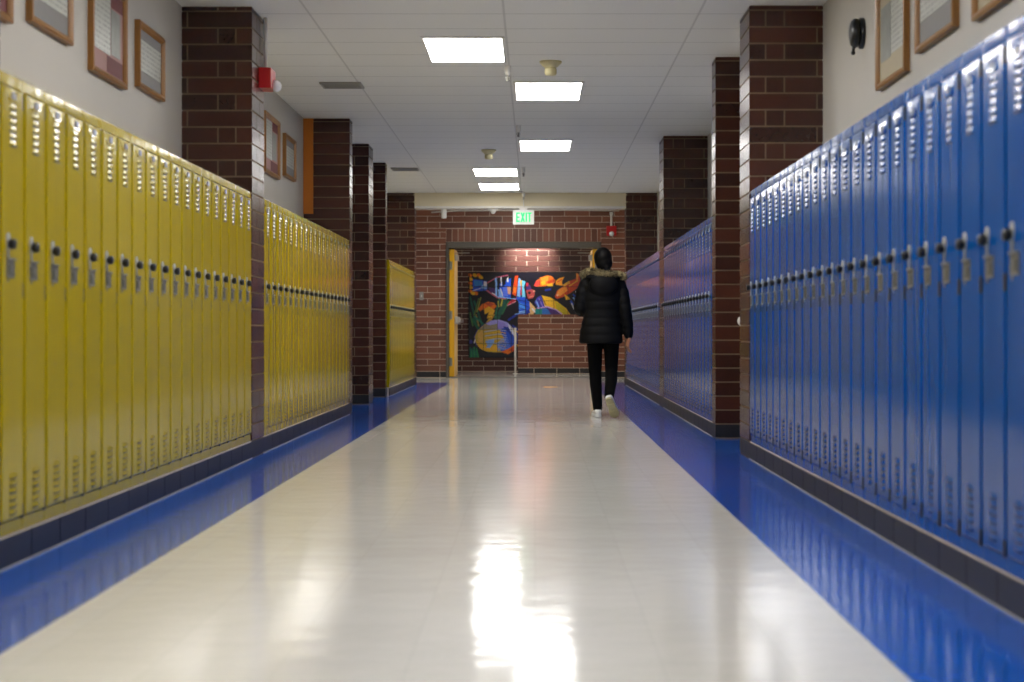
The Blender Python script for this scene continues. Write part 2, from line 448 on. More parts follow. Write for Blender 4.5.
# open yellow doors
def door(name, hx, sgn):
    d = bpy.data.objects.new(name, None); COL.objects.link(d); d.location = (hx, Y_END+0.06, 0.02); struct(d)
    d.rotation_euler = (0, 0, -sgn*math.radians(0.3))
    th, L, hh = 0.085, 1.2, DH-0.14
    a = MB(); a.box(0, sgn*th, 0, L, 0, hh); a.box(sgn*th, sgn*(th+.003), 0.01, L, 0, hh, 1)
    a.build('leaf', [M['door_yellow'], M['door_face']], d, bevel=0.004)
    for z in (0.25, 1.05, hh-0.28):
        k = MB(); k.box(sgn*0.0, sgn*0.05, -0.006, 0.004, z-0.07, z+0.07); k.lathe([(0.012,z-0.075),(0.012,z+0.075)], (sgn*0.01,-0.012,0), 'z', 10)
        k.build('hinge', M['steel_dull'], d)
    p = MB(); X0 = sgn*(th+.003)
    p.box(X0, X0+sgn*0.05, 0.06, 0.2, 0.9, 1.03); p.box(X0, X0+sgn*0.05, L-0.22, L-0.08, 0.9, 1.03)
    p.box(X0+sgn*0.04, X0+sgn*0.11, 0.1, L-0.1, 0.93, 0.99)
    p.build('panic_bar', M['steel'], d, bevel=0.008)
    q = MB(); q.box(X0, X0+sgn*0.06, 0.12, 0.42, hh-0.19, hh-0.09)
    q.obox((X0+sgn*0.13, 0.12, hh-0.06), (sgn,-0.35,0), (0.35*sgn,1,0), (0,0,1), 0.13, 0.014, 0.01)
    q.build('closer', M['steel'], d, bevel=0.006)
    return d
door('door_1', DX0+j+0.004, 1); door('door_2', DX1-j-0.004, -1)

# space beyond the doorway: far wall, low wall
FX0, FX1 = -3.2, 3.2
m = MB(); m.box(FX0, FX1, Y_FAR+.004, Y_FAR+0.2, 0, 3.1, 1)
brick_face(m, (FX0, Y_FAR+.004, 0), (1,0,0), (0,-1,0), FX1-FX0, 0.005, 3.1, running(FX1-FX0, off=0.05))
struct(m.build('wall_far', [M['brick_far'], M['mortar']]))
m = MB(); m.box(FX0-0.12, FX0, Y_END+0.25, Y_FAR, 0, 3.1); m.box(FX0, WL, Y_END+0.02, Y_END+0.25, 0, 3.1); struct(m.build('wall_vestibule_left', M['wall']))
m = MB(); m.box(FX1, FX1+0.12, Y_END+0.25, Y_FAR, 0, 3.1); m.box(WR, FX1, Y_END+0.02, Y_END+0.25, 0, 3.1); struct(m.build('wall_vestibule_right', M['wall']))
YH = 35.6; HX0, HX1 = (518-535)/42.7*H, 2.0; HT = (1+(331-315)/42.7)*H
m = MB(); m.box(HX0+.004, HX1, YH+.004, YH+0.3, 0, HT, 1)
brick_face(m, (HX0, YH+.004, 0), (1,0,0), (0,-1,0), HX1-HX0, BASE, HT-0.05, running(HX1-HX0, off=0.19))
brick_face(m, (HX0, YH+.004, 0), (1,0,0), (0,-1,0), HX1-HX0, 0.004, BASE, running(HX1-HX0, off=0.3), m=2)
brick_face(m, (HX0+.004, YH, 0), (0,1,0), (-1,0,0), 0.3, BASE, HT-0.05, ONE)
x = HX0
while x < HX1-0.05:
    m.box(x+.004, x+0.208, YH-0.004, YH+0.304, HT-0.045, HT+0.012, 0, random.random()); x += 0.213
struct(m.build('wall_low', [M['brick_red'], M['mortar'], M['brick_black']]))

# masonry base courses under the locker banks
def base(name, xf, xw, y0, y1):
    sgn = 1 if xf > xw else -1
    b = MB(); fx = xf-sgn*.004
    b.box(xw, fx-sgn*0.0, y0, y1, 0, BASE-.001, 1)
    n = max(1, round((y1-y0)/0.39))
    brick_face(b, (fx, y0, 0), (0,1,0), (sgn,0,0), y1-y0, 0.004, BASE, rows_list([i/n for i in range(n+1)]), m=0, gap=0.008)
    b.box(xf+sgn*.004, xf-sgn*0.0, y0, y1, 0, 0.006, 2)
    return struct(b.build(name, [M['brick_black'], M['mortar'], M['vent']]))
BANKS_L = [(P0L[1], P1L[0], 19, XL), (P1L[1], P2L[0], 19, XL), (P4L[1], Y_PORTAL, 16, XL)]
BANKS_R = [(P1R[0]-23*0.2945, P1R[0], 23, XR), (P2R[1], P3R[0], 18, XR), (P3R[1], Y_PORTAL, 25, XR)]
for i, (a, b_, n, xf) in enumerate(BANKS_L): base('baseboard_left' if i == 0 else 'baseboard_left.%03d' % i, xf, WL, a, b_)
for i, (a, b_, n, xf) in enumerate(BANKS_R): base('baseboard_right' if i == 0 else 'baseboard_right.%03d' % i, xf, WR, a, b_)
# base along the recesses between pillars
for i, (a, b_) in enumerate([(P2L[1], P3L[0]), (P3L[1], P4L[0])]):
    k = MB(); k.box(WL, WL+0.02, a, b_, 0, BASE); struct(k.build('trim_%d' % (4+i), M['brick_black'], bevel=0.003))
k = MB(); k.box(WR-0.02, WR, P1R[1], P2R[0], 0, BASE); struct(k.build('trim_6', M['brick_black'], bevel=0.003))

# ---------------------------------------------------------------- lockers
LW = 0.295; LH = LOCK_TOP-BASE
def make_locker(paint, dup=0.0, dlow=0.0):
    """local frame: x along the wall, y into the wall, z up from the masonry base; front at y = 0"""
    root = bpy.data.objects.new('locker', None); COL.objects.link(root); root.empty_display_size = 0.1
    hw = LW/2-0.0008; D = 0.40
    b = MB()
    st, rt, rb = 0.012, 0.042, 0.046
    b.box(-hw, -hw+st, 0, D, 0, LH); b.box(hw-st, hw, 0, D, 0, LH)
    tl = -0.0024 if dup else 0.0                                             # blue banks' top rail tilted so lamp reflections miss it
    b.add([(-hw+st,0,LH-rt),(hw-st,0,LH-rt),(hw-st,D,LH-rt),(-hw+st,D,LH-rt),(-hw+st,tl,LH),(hw-st,tl,LH),(hw-st,D,LH),(-hw+st,D,LH)],
          [(0,3,2,1),(4,5,6,7),(0,1,5,4),(1,2,6,5),(2,3,7,6),(3,0,4,7)])
    b.box(-hw+st, hw-st, 0, D, 0, rb)
    b.box(-hw+st, hw-st, D-0.01, D, rb, LH-rt)
    b.box(-hw+st, hw-st, 0.03, 0.035, rb, LH-rt, 1)  # dark sheet painting the shade behind the door gaps
    for z in (0.068, 0.83, LH-0.082):                                        # raised dark blocks drawing shaded hinge openings, right-hand edge
        b.box(hw-st-0.013, hw-st+0.001, -0.0080, 0.0, z-0.026, z+0.026, 1)
    b.build('body', [paint, M['gap']], root, bevel=0.0025)
    # door: a pan with folded edges, dished out above and below to meet its louvres
    dx0, dx1, dz0, dz1 = -hw+st+.005, hw-st-.005, rb+.004, LH-rt-.004
    F = -0.007
    d = MB(); d.box(dx0, dx1, F, 0.014, dz0, dz1)
    door_ = d.build('door', [paint, M['gap']], root, bevel=0.006, seg=3)
    def louvres(z_top, flare_up):
        l = MB(); n, ph, w2 = 6, 0.0245, 0.043; pr = 0.0046
        SL = (2.0, 5.0, 8.5, 12.5)                                          # slopes of the curved faces, degrees from upright
        if flare_up:                                                        # pressed flare from the door's top edge down to the first louvre
            ztop = dz1-.012; n_ = len(SL); zs = [ztop+(z_top+0.003-ztop)*i/n_ for i in range(n_+1)]
            ys = [F-.0004]
            for i in range(n_): ys.append(ys[-1]-math.tan(math.radians(SL[i]*0.95))*(zs[i]-zs[i+1]))
            ws = [0.094+(w2-0.094)*(i/n_)**0.8 for i in range(n_+1)]
            vs = [(x_*w_, y_, z_) for w_, y_, z_ in zip(ws, ys, zs) for x_ in (-1, 1)]
            bk = [(x_*w_, F+.002, z_) for w_, z_ in zip(ws, zs) for x_ in (-1, 1)]
            N = 2*(n_+1); fs = []
            for i in range(n_):
                fs.append((2*i, 2*i+1, 2*i+3, 2*i+2)); fs.append((N+2*i, N+2*i+2, N+2*i+3, N+2*i+1))
                fs.append((2*i, 2*i+2, N+2*i+2, N+2*i)); fs.append((2*i+1, N+2*i+1, N+2*i+3, 2*i+3))
            fs.append((0, N, N+1, 1)); fs.append((N-2, N-1, 2*N-1, 2*N-2))
            l.add(vs+bk, fs)
        SD = (4.0, 10.0, 19.0, 32.0)                                         # each louvre is a small half-dome, steeper towards its mouth
        XS = ((-1,0.0),(-0.86,0.62),(-0.55,0.92),(0,1.0),(0.55,0.92),(0.86,0.62),(1,0.0))
        for i in range(n):
            zt = z_top-0.003-i*ph; zb = zt-ph*0.80; q = len(SD); c_ = len(XS)
            zs = [zt+(zb-zt)*k/q for k in range(q+1)]; pr_ = [0.0]
            for k in range(q): pr_.append(pr_[-1]+math.tan(math.radians(SD[k]))*(zs[k]-zs[k+1]))
            fr = [(x_*w2, F-.0004-p_*f_, z_) for p_, z_ in zip(pr_, zs) for x_, f_ in XS]
            fs = [(k*c_+j, k*c_+j+1, (k+1)*c_+j+1, (k+1)*c_+j) for k in range(q) for j in range(c_-1)]
            lip = [(x_*w2, F+.001, zb) for x_, f_ in XS]; o_ = len(fr)
            fs += [(q*c_+j, q*c_+j+1, o_+j+1, o_+j) for j in range(c_-1)]
            l.add(fr+lip, fs, 0)
            l.box(-w2, w2, F-.0008, F+.002, zb-ph*0.20, zb, 1)  # dark strip painting the shade in the louvre's mouth
        return l
    zu = 1.968*H-BASE-dup*0.8; zl = 0.405*H-BASE+dlow
    up_ = louvres(zu, True).build('upper_louvers', [paint, M['gap']], door_, smooth=True)
    for k_ in range(18): up_.data.polygons[k_].use_smooth = False           # the pressed flare keeps flat facets
    louvres(zl, False).build('lower_louvers', [paint, M['gap']], door_, smooth=True)
    k = MB(); k.box(-0.022, 0.022, F-.0065, F-.003, zu+0.012, zu+0.034)
    k.build('number_plate', M['plate'], door_, bevel=0.001)
    # combination lock: teardrop plate, black dial on a steel collar
    lx = -0.064; lz = 1.367*H-BASE-dup
    poly = []
    for i in range(17):
        a = math.radians(-20+220*i/16); poly.append((lx+0.021*math.cos(a), lz+0.012+0.026*math.sin(a)))
    poly += [(lx-0.011, lz-0.012), (lx-0.005, lz-0.028), (lx-0.005, lz-0.05), (lx+0.005, lz-0.05), (lx+0.005, lz-0.028), (lx+0.011, lz-0.012)]
    k = MB(); k.prism(poly, F-.005, F+.001, 'xz'); k.build('lock_plate', M['lock_metal'], door_, bevel=0.0015)
    k = MB(); k.lathe([(0.013, F-.004),(0.013, F-.009),(0.0175, F-.010),(0.018, F-.024),(0.015, F-.028),(0.006, F-.029)], (lx,0,lz), 'y', 18)
    k.build('lock_dial', M['black_plastic'], door_, smooth=True)
    hz = 1.266*H-BASE-dup; hwid, hh = 0.042, 0.031; hx = lx+0.028
    k = MB()
    k.box(hx-hwid, hx+hwid, F-.0015, F+.001, hz-hh, hz+hh, 1)                # raised backing, recess shade put into its darker colour
    k.box(hx-hwid-.003, hx-hwid+.003, F-.004, F+.001, hz-hh, hz+hh); k.box(hx+hwid-.003, hx+hwid+.003, F-.004, F+.001, hz-hh, hz+hh)
    k.box(hx-hwid-.005, hx+hwid+.005, F-.010, F+.001, hz+hh-.004, hz+hh+.002)
    k.box(hx-hwid, hx+hwid, F-.004, F+.001, hz-hh-.002, hz-hh+.004)
    k.box(hx-0.026, hx+0.026, F-.007, F-.001, hz-0.022, hz+0.012, 1)         # lift tongue
    k.box(lx-0.006, lx+0.006, F-.003, F-.0005, hz-hh-0.016, hz-hh)
    k.build('handle', [M['zinc'], M['zinc_dark']], door_, bevel=0.0015)
    return root
ORD = 'first second third fourth fifth sixth seventh eighth ninth tenth eleventh twelfth thirteenth fourteenth fifteenth sixteenth seventeenth eighteenth nineteenth twentieth twenty-first twenty-second twenty-third twenty-fourth twenty-fifth'.split()
WHERE = ['nearest', 'middle', 'farthest']
for colour, paint, banks, rz, side in (('yellow', M['yellow'], BANKS_L, math.pi/2, 'left'), ('blue', M['blue'], BANKS_R, -math.pi/2, 'right')):
    proto = make_locker(paint, *((0.0, 0.0) if side == 'left' else (0.024, 0.012))); used = False
    for bi, (a, b_, n, xf) in enumerate(banks):
        a += 0.012; b_ -= 0.012; pitch = (b_-a)/n
        for i in range(n):
            o = copy_tree(proto) if used else proto
            used = True
            inn = 0.006 if side == 'left' else -0.006
            o.location = (xf-inn, a+pitch*(i+0.5), BASE); o.rotation_euler = (0, 0, rz)
            o.scale = (pitch/LW, 1, 1)
            tag(o, '%s locker in the %s %s bank, %s from its near end' % (colour, WHERE[bi], side, ORD[i]), 'locker',
                '%s lockers along the %s wall' % (colour, side))

# ---------------------------------------------------------------- ceiling things
def troffer(x0, y0, label, w=0.585, L=1.2):
    r = thing('ceiling_light', label, 'light', (x0+w/2, y0+L/2, CE), 0, 'recessed ceiling lights')
    f = MB(); a, b_ = w/2, L/2; g = 0.022
    f.box(-a, a, -b_, -b_+g, -0.012, 0); f.box(-a, a, b_-g, b_, -0.012, 0); f.box(-a, -a+g, -b_+g, b_-g, -0.012, 0); f.box(a-g, a, -b_+g, b_-g, -0.012, 0)
    f.build('frame', M['white_trim'], r, bevel=0.003)
    d = MB(); d.box(-a+g, a-g, -b_+g, b_-g, -0.008, -0.001); d.build('diffuser', M['tube_light'], r)
LXL, LXR = -0.795, -0.18
for x0, y0, lb in ((LXL, 13.13, 'large bright ceiling light panel nearest the camera, left of centre'),
                   (LXR, 15.5, 'bright ceiling light panel second from the camera, right of centre'),
                   (LXR, 20.2, 'bright ceiling light panel third from the camera, behind a sprinkler'),
                   (LXL, 23.7, 'bright ceiling light panel fourth from the camera, left of centre'),
                   (LXL, 26.1, 'small bright ceiling light panel farthest away, beside the header'),
                   (LXR, 10.3, 'ceiling light panel overhead between the near lockers, right of centre'),
                   (LXL, 7.9, 'ceiling light panel overhead between the near lockers, left of centre'),
                   (LXR, 5.5, 'ceiling light panel overhead in front of the camera'),
                   (LXL, 3.1, 'ceiling light panel overhead above the camera'),
                   (LXR, 0.4, 'ceiling light panel overhead behind the camera')):
    troffer(x0, y0, lb)
def smoke(x, y, label):
    r = thing('smoke_detector', label, 'smoke detector', (x, y, CE), 0, 'smoke detectors on the ceiling')
    a = MB(); a.lathe([(0.085,0),(0.084,-0.012),(0.05,-0.045),(0.04,-0.05)], n=24); a.build('base', M['cream'], r, smooth=True)
    b = MB(); b.lathe([(0.036,-0.045),(0.046,-0.06),(0.046,-0.092),(0.038,-0.105),(0.01,-0.108)], n=24); b.build('sensing_head', M['cream'], r, smooth=True)
smoke(0.118, 14.35, 'cream bell-shaped smoke detector on the ceiling between the two nearest lights')
smoke(-0.52, 21.35, 'cream smoke detector on the ceiling, farther one left of centre')
def sprinkler(x, y, label):
    r = thing('sprinkler', label, 'sprinkler', (x, y, CE+.008), 0, 'sprinkler heads on the ceiling')
    a = MB(); a.lathe([(0.04,0),(0.038,-0.006),(0.024,-0.012),(0.024,-0.06),(0.016,-0.075),(0.010,-0.08)], n=18); a.build('escutcheon', M['white_trim'], r, smooth=True)
    b = MB(); b.tube([(0,0,-0.075),(0,0,-0.115)], 0.007, 8)
    b.tube([(-0.012,0,-0.08),(-0.016,0,-0.1),(0,0,-0.12)], 0.003, 6); b.tube([(0.012,0,-0.08),(0.016,0,-0.1),(0,0,-0.12)], 0.003, 6)
    b.lathe([(0.017,-0.12),(0.017,-0.124)], n=14); b.build('deflector', M['steel_dull'], r)
sprinkler(-0.21, 14.6, 'white sprinkler head on the ceiling behind the nearest light')
sprinkler(-0.165, 18.8, 'sprinkler head on the ceiling in front of the third light')
sprinkler(-0.145, 23.6, 'sprinkler head on the ceiling beside the fourth light')
sprinkler(-0.17, 27.8, 'sprinkler head on the ceiling just above the exit sign')
def vent(x, y, label, w=0.34, L=0.34):
    r = thing('ceiling_vent', label, 'vent', (x, y, CE), 0, 'ceiling vents on the left')
    f = MB(); a, b_, g = w/2, L/2, 0.02
    f.box(-a, a, -b_, -b_+g, -0.014, 0); f.box(-a, a, b_-g, b_, -0.014, 0); f.box(-a, -a+g, -b_+g, b_-g, -0.014, 0); f.box(a-g, a, -b_+g, b_-g, -0.014, 0)
    f.build('frame', M['vent'], r, bevel=0.002)
    s_ = MB()
    for i in range(7):
        y_ = -b_+g+0.02+i*(L-2*g-0.04)/6
        s_.obox((0, y_, -0.008), (1,0,0), (0,1,0.6), (0,-0.6,1), a-g, 0.016, 0.002)
    s_.build('slats', M['vent'], r)
    k = MB(); k.box(-a+g, a-g, -b_+g, b_-g, -0.002, 0); k.build('backing', M['frame_grey'], r)
vent(-1.594, 15.7, 'flat grey ceiling vent nearer the red alarm box')
vent(-1.63, 23.85, 'flat grey ceiling vent farther away above the farthest yellow lockers')

# exit sign under the header
r = thing('exit_sign', 'white exit sign with green letters hanging from the header', 'sign', ((523.5-535)/54.3*H, Y_PORTAL-0.06, 3.225*H))
b = MB(); w2, hh = 0.157, 0.108; zc = -hh
b.box(-w2, w2, -0.02, 0.03, zc-hh, zc+hh); b.build('housing', M['exit_face'], r, bevel=0.006)
k = MB(); k.box(-0.06, 0.06, -0.01, 0.02, 0, 0.026); k.tube([(0,0.005,0.02),(0,0.005,CE-3.225*H)], 0.008, 8); k.build('canopy', M['white_trim'], r)
L_ = MB(); y0, y1 = -0.026, -0.02; zb, zt = zc-0.07, zc+0.07; tk = 0.02
def bar(x0, x1, z0, z1): L_.box(x0, x1, y0, y1, z0, z1)
ex = -0.108
bar(ex, ex+tk, zb, zt); bar(ex+tk, ex+0.055, zt-tk, zt); bar(ex+tk, ex+0.048, zc-tk/2, zc+tk/2); bar(ex+tk, ex+0.055, zb, zb+tk)
xx = -0.043
L_.prism([(xx,zt),(xx+0.022,zt),(xx+0.064,zb),(xx+0.042,zb)], y0, y1); L_.prism([(xx+0.042,zt),(xx+0.064,zt),(xx+0.022,zb),(xx,zb)], y0-.001, y1)
bar(0.032, 0.052, zb, zt)
bar(0.06, 0.118, zt-tk, zt); bar(0.079, 0.099, zb, zt-tk)
L_.build('lettering', M['green'], r)

# alarms
r = thing('fire_alarm', 'red fire alarm box with strobe on the wide left brick pillar', 'alarm', (XL+.006, 12.31, 2.03*H+H))
b = MB(); b.box(-.006, 0.075, -0.11, 0.11, -0.062, 0.07); b.build('housing', M['red'], r, bevel=0.006)
b = MB(); b.lathe([(0.04,0.073),(0.038,0.1),(0.026,0.118),(0.008,0.124)], (0,0.02,-0.035), 'x', 16); b.build('strobe', M['clear'], r, smooth=True)
b = MB(); b.tube([(0.02,0.03,0.08),(0.02,0.03,CE-3.03*H)], 0.012, 10); b.build('conduit', M['white_trim'], r, smooth=True)
r = thing('fire_alarm', 'red fire alarm with white strobe on the end wall, right of the doorway', 'alarm', (1.635*H, Y_END+.003, (1+(331-231)/s_end)*H))
b = MB(); b.box(-0.085, 0.085, -0.06, 0, -0.085, 0.085); b.build('housing', M['red'], r, bevel=0.006)
b = MB(); b.lathe([(0.045,-0.058),(0.042,-0.085),(0.02,-0.1),(0.005,-0.102)], (0,0,-0.05), 'y', 16); b.build('strobe', M['clear'], r, smooth=True)
b = MB(); b.tube([(0,-0.02,0.0),(0,-0.02,0.325)], 0.02, 10); b.box(-0.03,0.03,-0.045,0,0.27,0.325); b.build('conduit', M['white_trim'], r, smooth=True)
# conduit running along the top of the end wall
b = MB(); zz = 3.575*H; b.tube([(XL, Y_END-0.02, zz-0.03), (-1.3, Y_END-0.02, zz), (0.5, Y_END-0.02, zz+0.01), (XR+0.1, Y_END-0.02, zz)], 0.012, 8)
tag(b.build('conduit', M['white_trim'], smooth=True), 'thin white conduit running along the top of the end brick wall', 'pipe')
# sensors under the header
b = MB(); b.lathe([(0.03,0),(0.03,-0.02),(0.042,-0.025),(0.042,-0.14),(0.036,-0.155),(0.01,-0.157)], n=18)
tag(b.build('motion_sensor', M['white_trim'], smooth=True, loc=((443.5-535)/54.3*H, Y_PORTAL+0.1, 3.26*H+.012)), 'white cylindrical sensor hanging under the header at its left', 'sensor')
b = MB(); b.box(-0.07, 0.07, -0.05, 0.05, -0.035, 0); b.lathe([(0.045,-0.03),(0.04,-0.06),(0.022,-0.085),(0.005,-0.09)], n=18)
tag(b.build('dome_sensor', M['white_trim'], loc=((493-535)/54.3*H, Y_PORTAL+0.1, 3.26*H+.012)), 'small white dome sensor under the header, left of the exit sign', 'sensor')
# black bell on the right wall
r = thing('alarm_bell', 'round black bell on the right wall between pillar and pictures', 'bell', (WR+0.003, 10.42, H+(331-33)/146*H))
b = MB(); b.lathe([(0.086,0.004),(0.086,-0.024),(0.072,-0.028)], n=28, axis='x'); b.build('backplate', M['black_plastic'], r, smooth=True, bevel=0)
b = MB(); b.lathe([(0.05,-0.02),(0.074,-0.031),(0.08,-0.04),(0.079,-0.056),(0.066,-0.07),(0.04,-0.077),(0.012,-0.079)], n=28, axis='x'); b.build('gong', M['black_plastic'], r, smooth=True)
b = MB(); b.tube([(-0.03,0,-0.06),(-0.055,0.0,-0.08),(-0.058,0.0,-0.105)], 0.009, 8); b.ball((-0.058,0,-0.108),(0.013,0.013,0.012)); b.build('striker', M['black_plastic'], r, smooth=True)
# door stop knob on the right pillar
b = MB(); b.lathe([(0.032,0),(0.03,0.012),(0.018,0.02),(0.02,0.04),(0.034,0.05),(0.036,0.062),(0.02,0.072)], axis='y', n=18)
tag(b.build('wall_knob', M['white_trim'], smooth=True, loc=(XR+0.025, P1R[1], H*(1+(331-321)/122))), 'round white knob on the rear edge of the wide right pillar', 'knob')
# light switch
r = thing('light_switch', 'grey light switch plate on the end brick wall, left of the doorway', 'switch', ((421.5-535)/s_end*H, Y_END-.004, (1+(331-296)/s_end)*H))
b = MB(); b.box(-0.035,0.035,-0.008,0,-0.07,0.07); b.build('plate', M['vent'], r, bevel=0.003)
b = MB(); b.box(-0.008,0.008,-0.02,-0.006,-0.018,0.018); b.build('toggle', M['white_trim'], r, bevel=0.002)
# white post by the low wall
r = thing('handrail_post', 'thin white metal post standing at the left end of the low brick wall', 'post', (HX0-0.05, YH-0.12, 0))
b = MB(); b.lathe([(0.05,0),(0.05,0.008),(0.03,0.014)], n=18); b.build('foot', M['white_trim'], r)
b = MB(); b.tube([(0,0,0.01),(0,0,0.84)], 0.021, 12); b.build('pole', M['white_trim'], r, smooth=True)
b = MB(); b.ball((0,0,0.845),(0.026,0.026,0.018)); b.build('cap', M['white_trim'], r, smooth=True)
# floor sticker
b = MB(); pol = [(0.105*math.cos(a)*(1+0.1*math.cos(3*a)), 0.2*math.sin(a)) for a in [2*math.pi*i/28 for i in range(28)]]
b.prism(pol, 0.0, 0.0015, 'xy'); tag(b.build('floor_sticker', M['sticker'], loc=((550-535)/56*H, 27.1, 0.0002)), 'small orange sticker on the white floor before the doorway', 'sticker')
# orange board against the second left pillar
b = MB(); b.box(0, 0.118*H, 0, 0.03, 2.40*H, CE-0.004)
tag(b.build('wall_board', M['orange_wood'], bevel=0.003, loc=(-2.785*H+0.012, P2L[0]-0.036, 0)), 'tall orange wooden board between the left wall and a brick pillar', 'board')

# ---------------------------------------------------------------- framed documents on the side walls
def picture(side, yc, zc, w, h, label, style, name='picture_frame'):
    xw = WL if side == 'left' else WR
    rz = math.pi/2 if side == 'left' else -math.pi/2
    r = thing(name, label, 'framed picture', (xw, yc, zc), rz, 'framed documents on the %s wall' % side)
    a, c_, g = w/2, h/2, 0.036
    f = MB()
    prof = [(0,0.0),(0,-0.03),(0.010,-0.034),(0.026,-0.028),(g,-0.016),(g,0.0)]
    cor = [(-1,-1),(1,-1),(1,1),(-1,1)]
    rings = []
    for sx, sz in cor:
        rings.append([(sx*(a-d), y_, sz*(c_-d)) for d, y_ in prof])
    n = len(prof); vs = [p for q in rings for p in q]; fs = []
    for i in range(4):
        j_ = (i+1) % 4
        for k_ in range(n): fs.append((i*n+k_, j_*n+k_, j_*n+(k_+1)%n, i*n+(k_+1)%n))
    f.add(vs, fs); f.build('frame', M['wood'], r)
    b = MB(); b.box(-a+g-.004, a-g+.004, -0.012, -0.002, -c_+g-.004, c_-g+.004); mats = {'rose': 'mat_pink', 'grey': 'mat_grey', 'tan': 'mat_tan', 'maroon': 'mat_maroon'}
    b.build('mat_board', M[mats[style]], r)
    iw, ih = a-g, c_-g
    p = MB()
    if style == 'rose':
        p.box(-iw*0.98, iw*0.15, -0.014, -0.011, -ih*0.55, ih*0.95); p.build('page', M['page'], r)
        q = MB(); q.box(iw*0.2, iw*0.8, -0.014, -0.011, -ih*0.5, ih*0.6); q.build('photograph', M['photo_dark'], r)
        q = MB(); q.box(-iw*0.05, iw*0.98, -0.0135, -0.011, -ih*0.97, -ih*0.58); q.build('mat_inset', M['mat_maroon'], r)
        q = MB(); q.box(iw*0.2, iw*0.98, -0.0135, -0.011, ih*0.64, ih*0.98); q.build('mat_inset', M['mat_maroon'], r)
    elif style == 'grey':
        p.box(-iw*0.96, iw*0.96, -0.014, -0.011, -ih*0.55, ih*0.62); p.build('page', M['page'], r)
    elif style == 'tan':
        p.box(-iw*0.1, iw*0.94, -0.014, -0.011, -ih*0.5, ih*0.9); p.build('page', M['page'], r)
        q = MB(); q.box(-iw*0.9, -iw*0.14, -0.014, -0.011, -ih*0.55, ih*0.75); q.build('photograph', M['photo_dark'], r)
    else:
        p.box(-iw*0.8, iw*0.8, -0.014, -0.011, -ih*0.3, ih*0.5); p.build('page', M['page'], r)
    return r
def yl(px): return 1520*2.73/(535-px)
def yr(px): return 1520*2.21/(px-535)
def hz(px, py, side):                                     # height on a side wall
    s_ = (535-px)/2.73 if side == 'left' else (px-535)/2.21
    return H*(1+(331-py)/s_)
def place(side, p0, p1, zb, zt, label, style):
    k_ = (2.77, 2.73) if side == 'left' else (-2.25, -2.21)   # near edge meets the wall, far edge is the moulding's front
    a, b_ = 1520*k_[0]/(535-p0), 1520*k_[1]/(535-p1); picture(side, (a+b_)/2, (zb+zt)/2, abs(b_-a), zt-zb, label, style)
place('left', -12, 14, hz(14,24,'left'), 2.62, 'picture frame at the upper left picture edge, mostly cut off', 'maroon')
place('left', 25.5, 74, hz(74,46,'left'), 2.62, 'oak framed document on grey mat, second from left above the yellow lockers', 'grey')
place('left', 87.5, 128, hz(128,90,'left'), hz(128,0,'left')+0.02, 'oak framed document with rose and maroon mat above the yellow lockers', 'rose')
place('left', 134.5, 165.5, hz(165.5,102,'left'), hz(165.5,39,'left'), 'small oak framed document on grey mat, nearest the alarm pillar', 'grey')
place('left', 262, 280.5, hz(280.5,180,'left'), hz(280.5,122,'left'), 'oak framed document with rose mat beyond the alarm pillar', 'rose')
place('left', 282.5, 296.5, hz(296.5,182,'left'), hz(296.5,141,'left'), 'smaller oak framed document beyond the alarm pillar, next to orange board', 'grey')
place('right', 910, 875, hz(875,91,'right'), hz(875,91,'right')+0.50, 'oak framed document with dark picture, beside the black bell', 'tan')
place('right', 959.5, 914, hz(914,54,'right'), 2.62, 'oak framed document second from the black bell', 'grey')
place('right', 1013, 971, hz(971,22,'right'), 2.62, 'oak framed document at the upper right picture edge, cut off', 'tan')

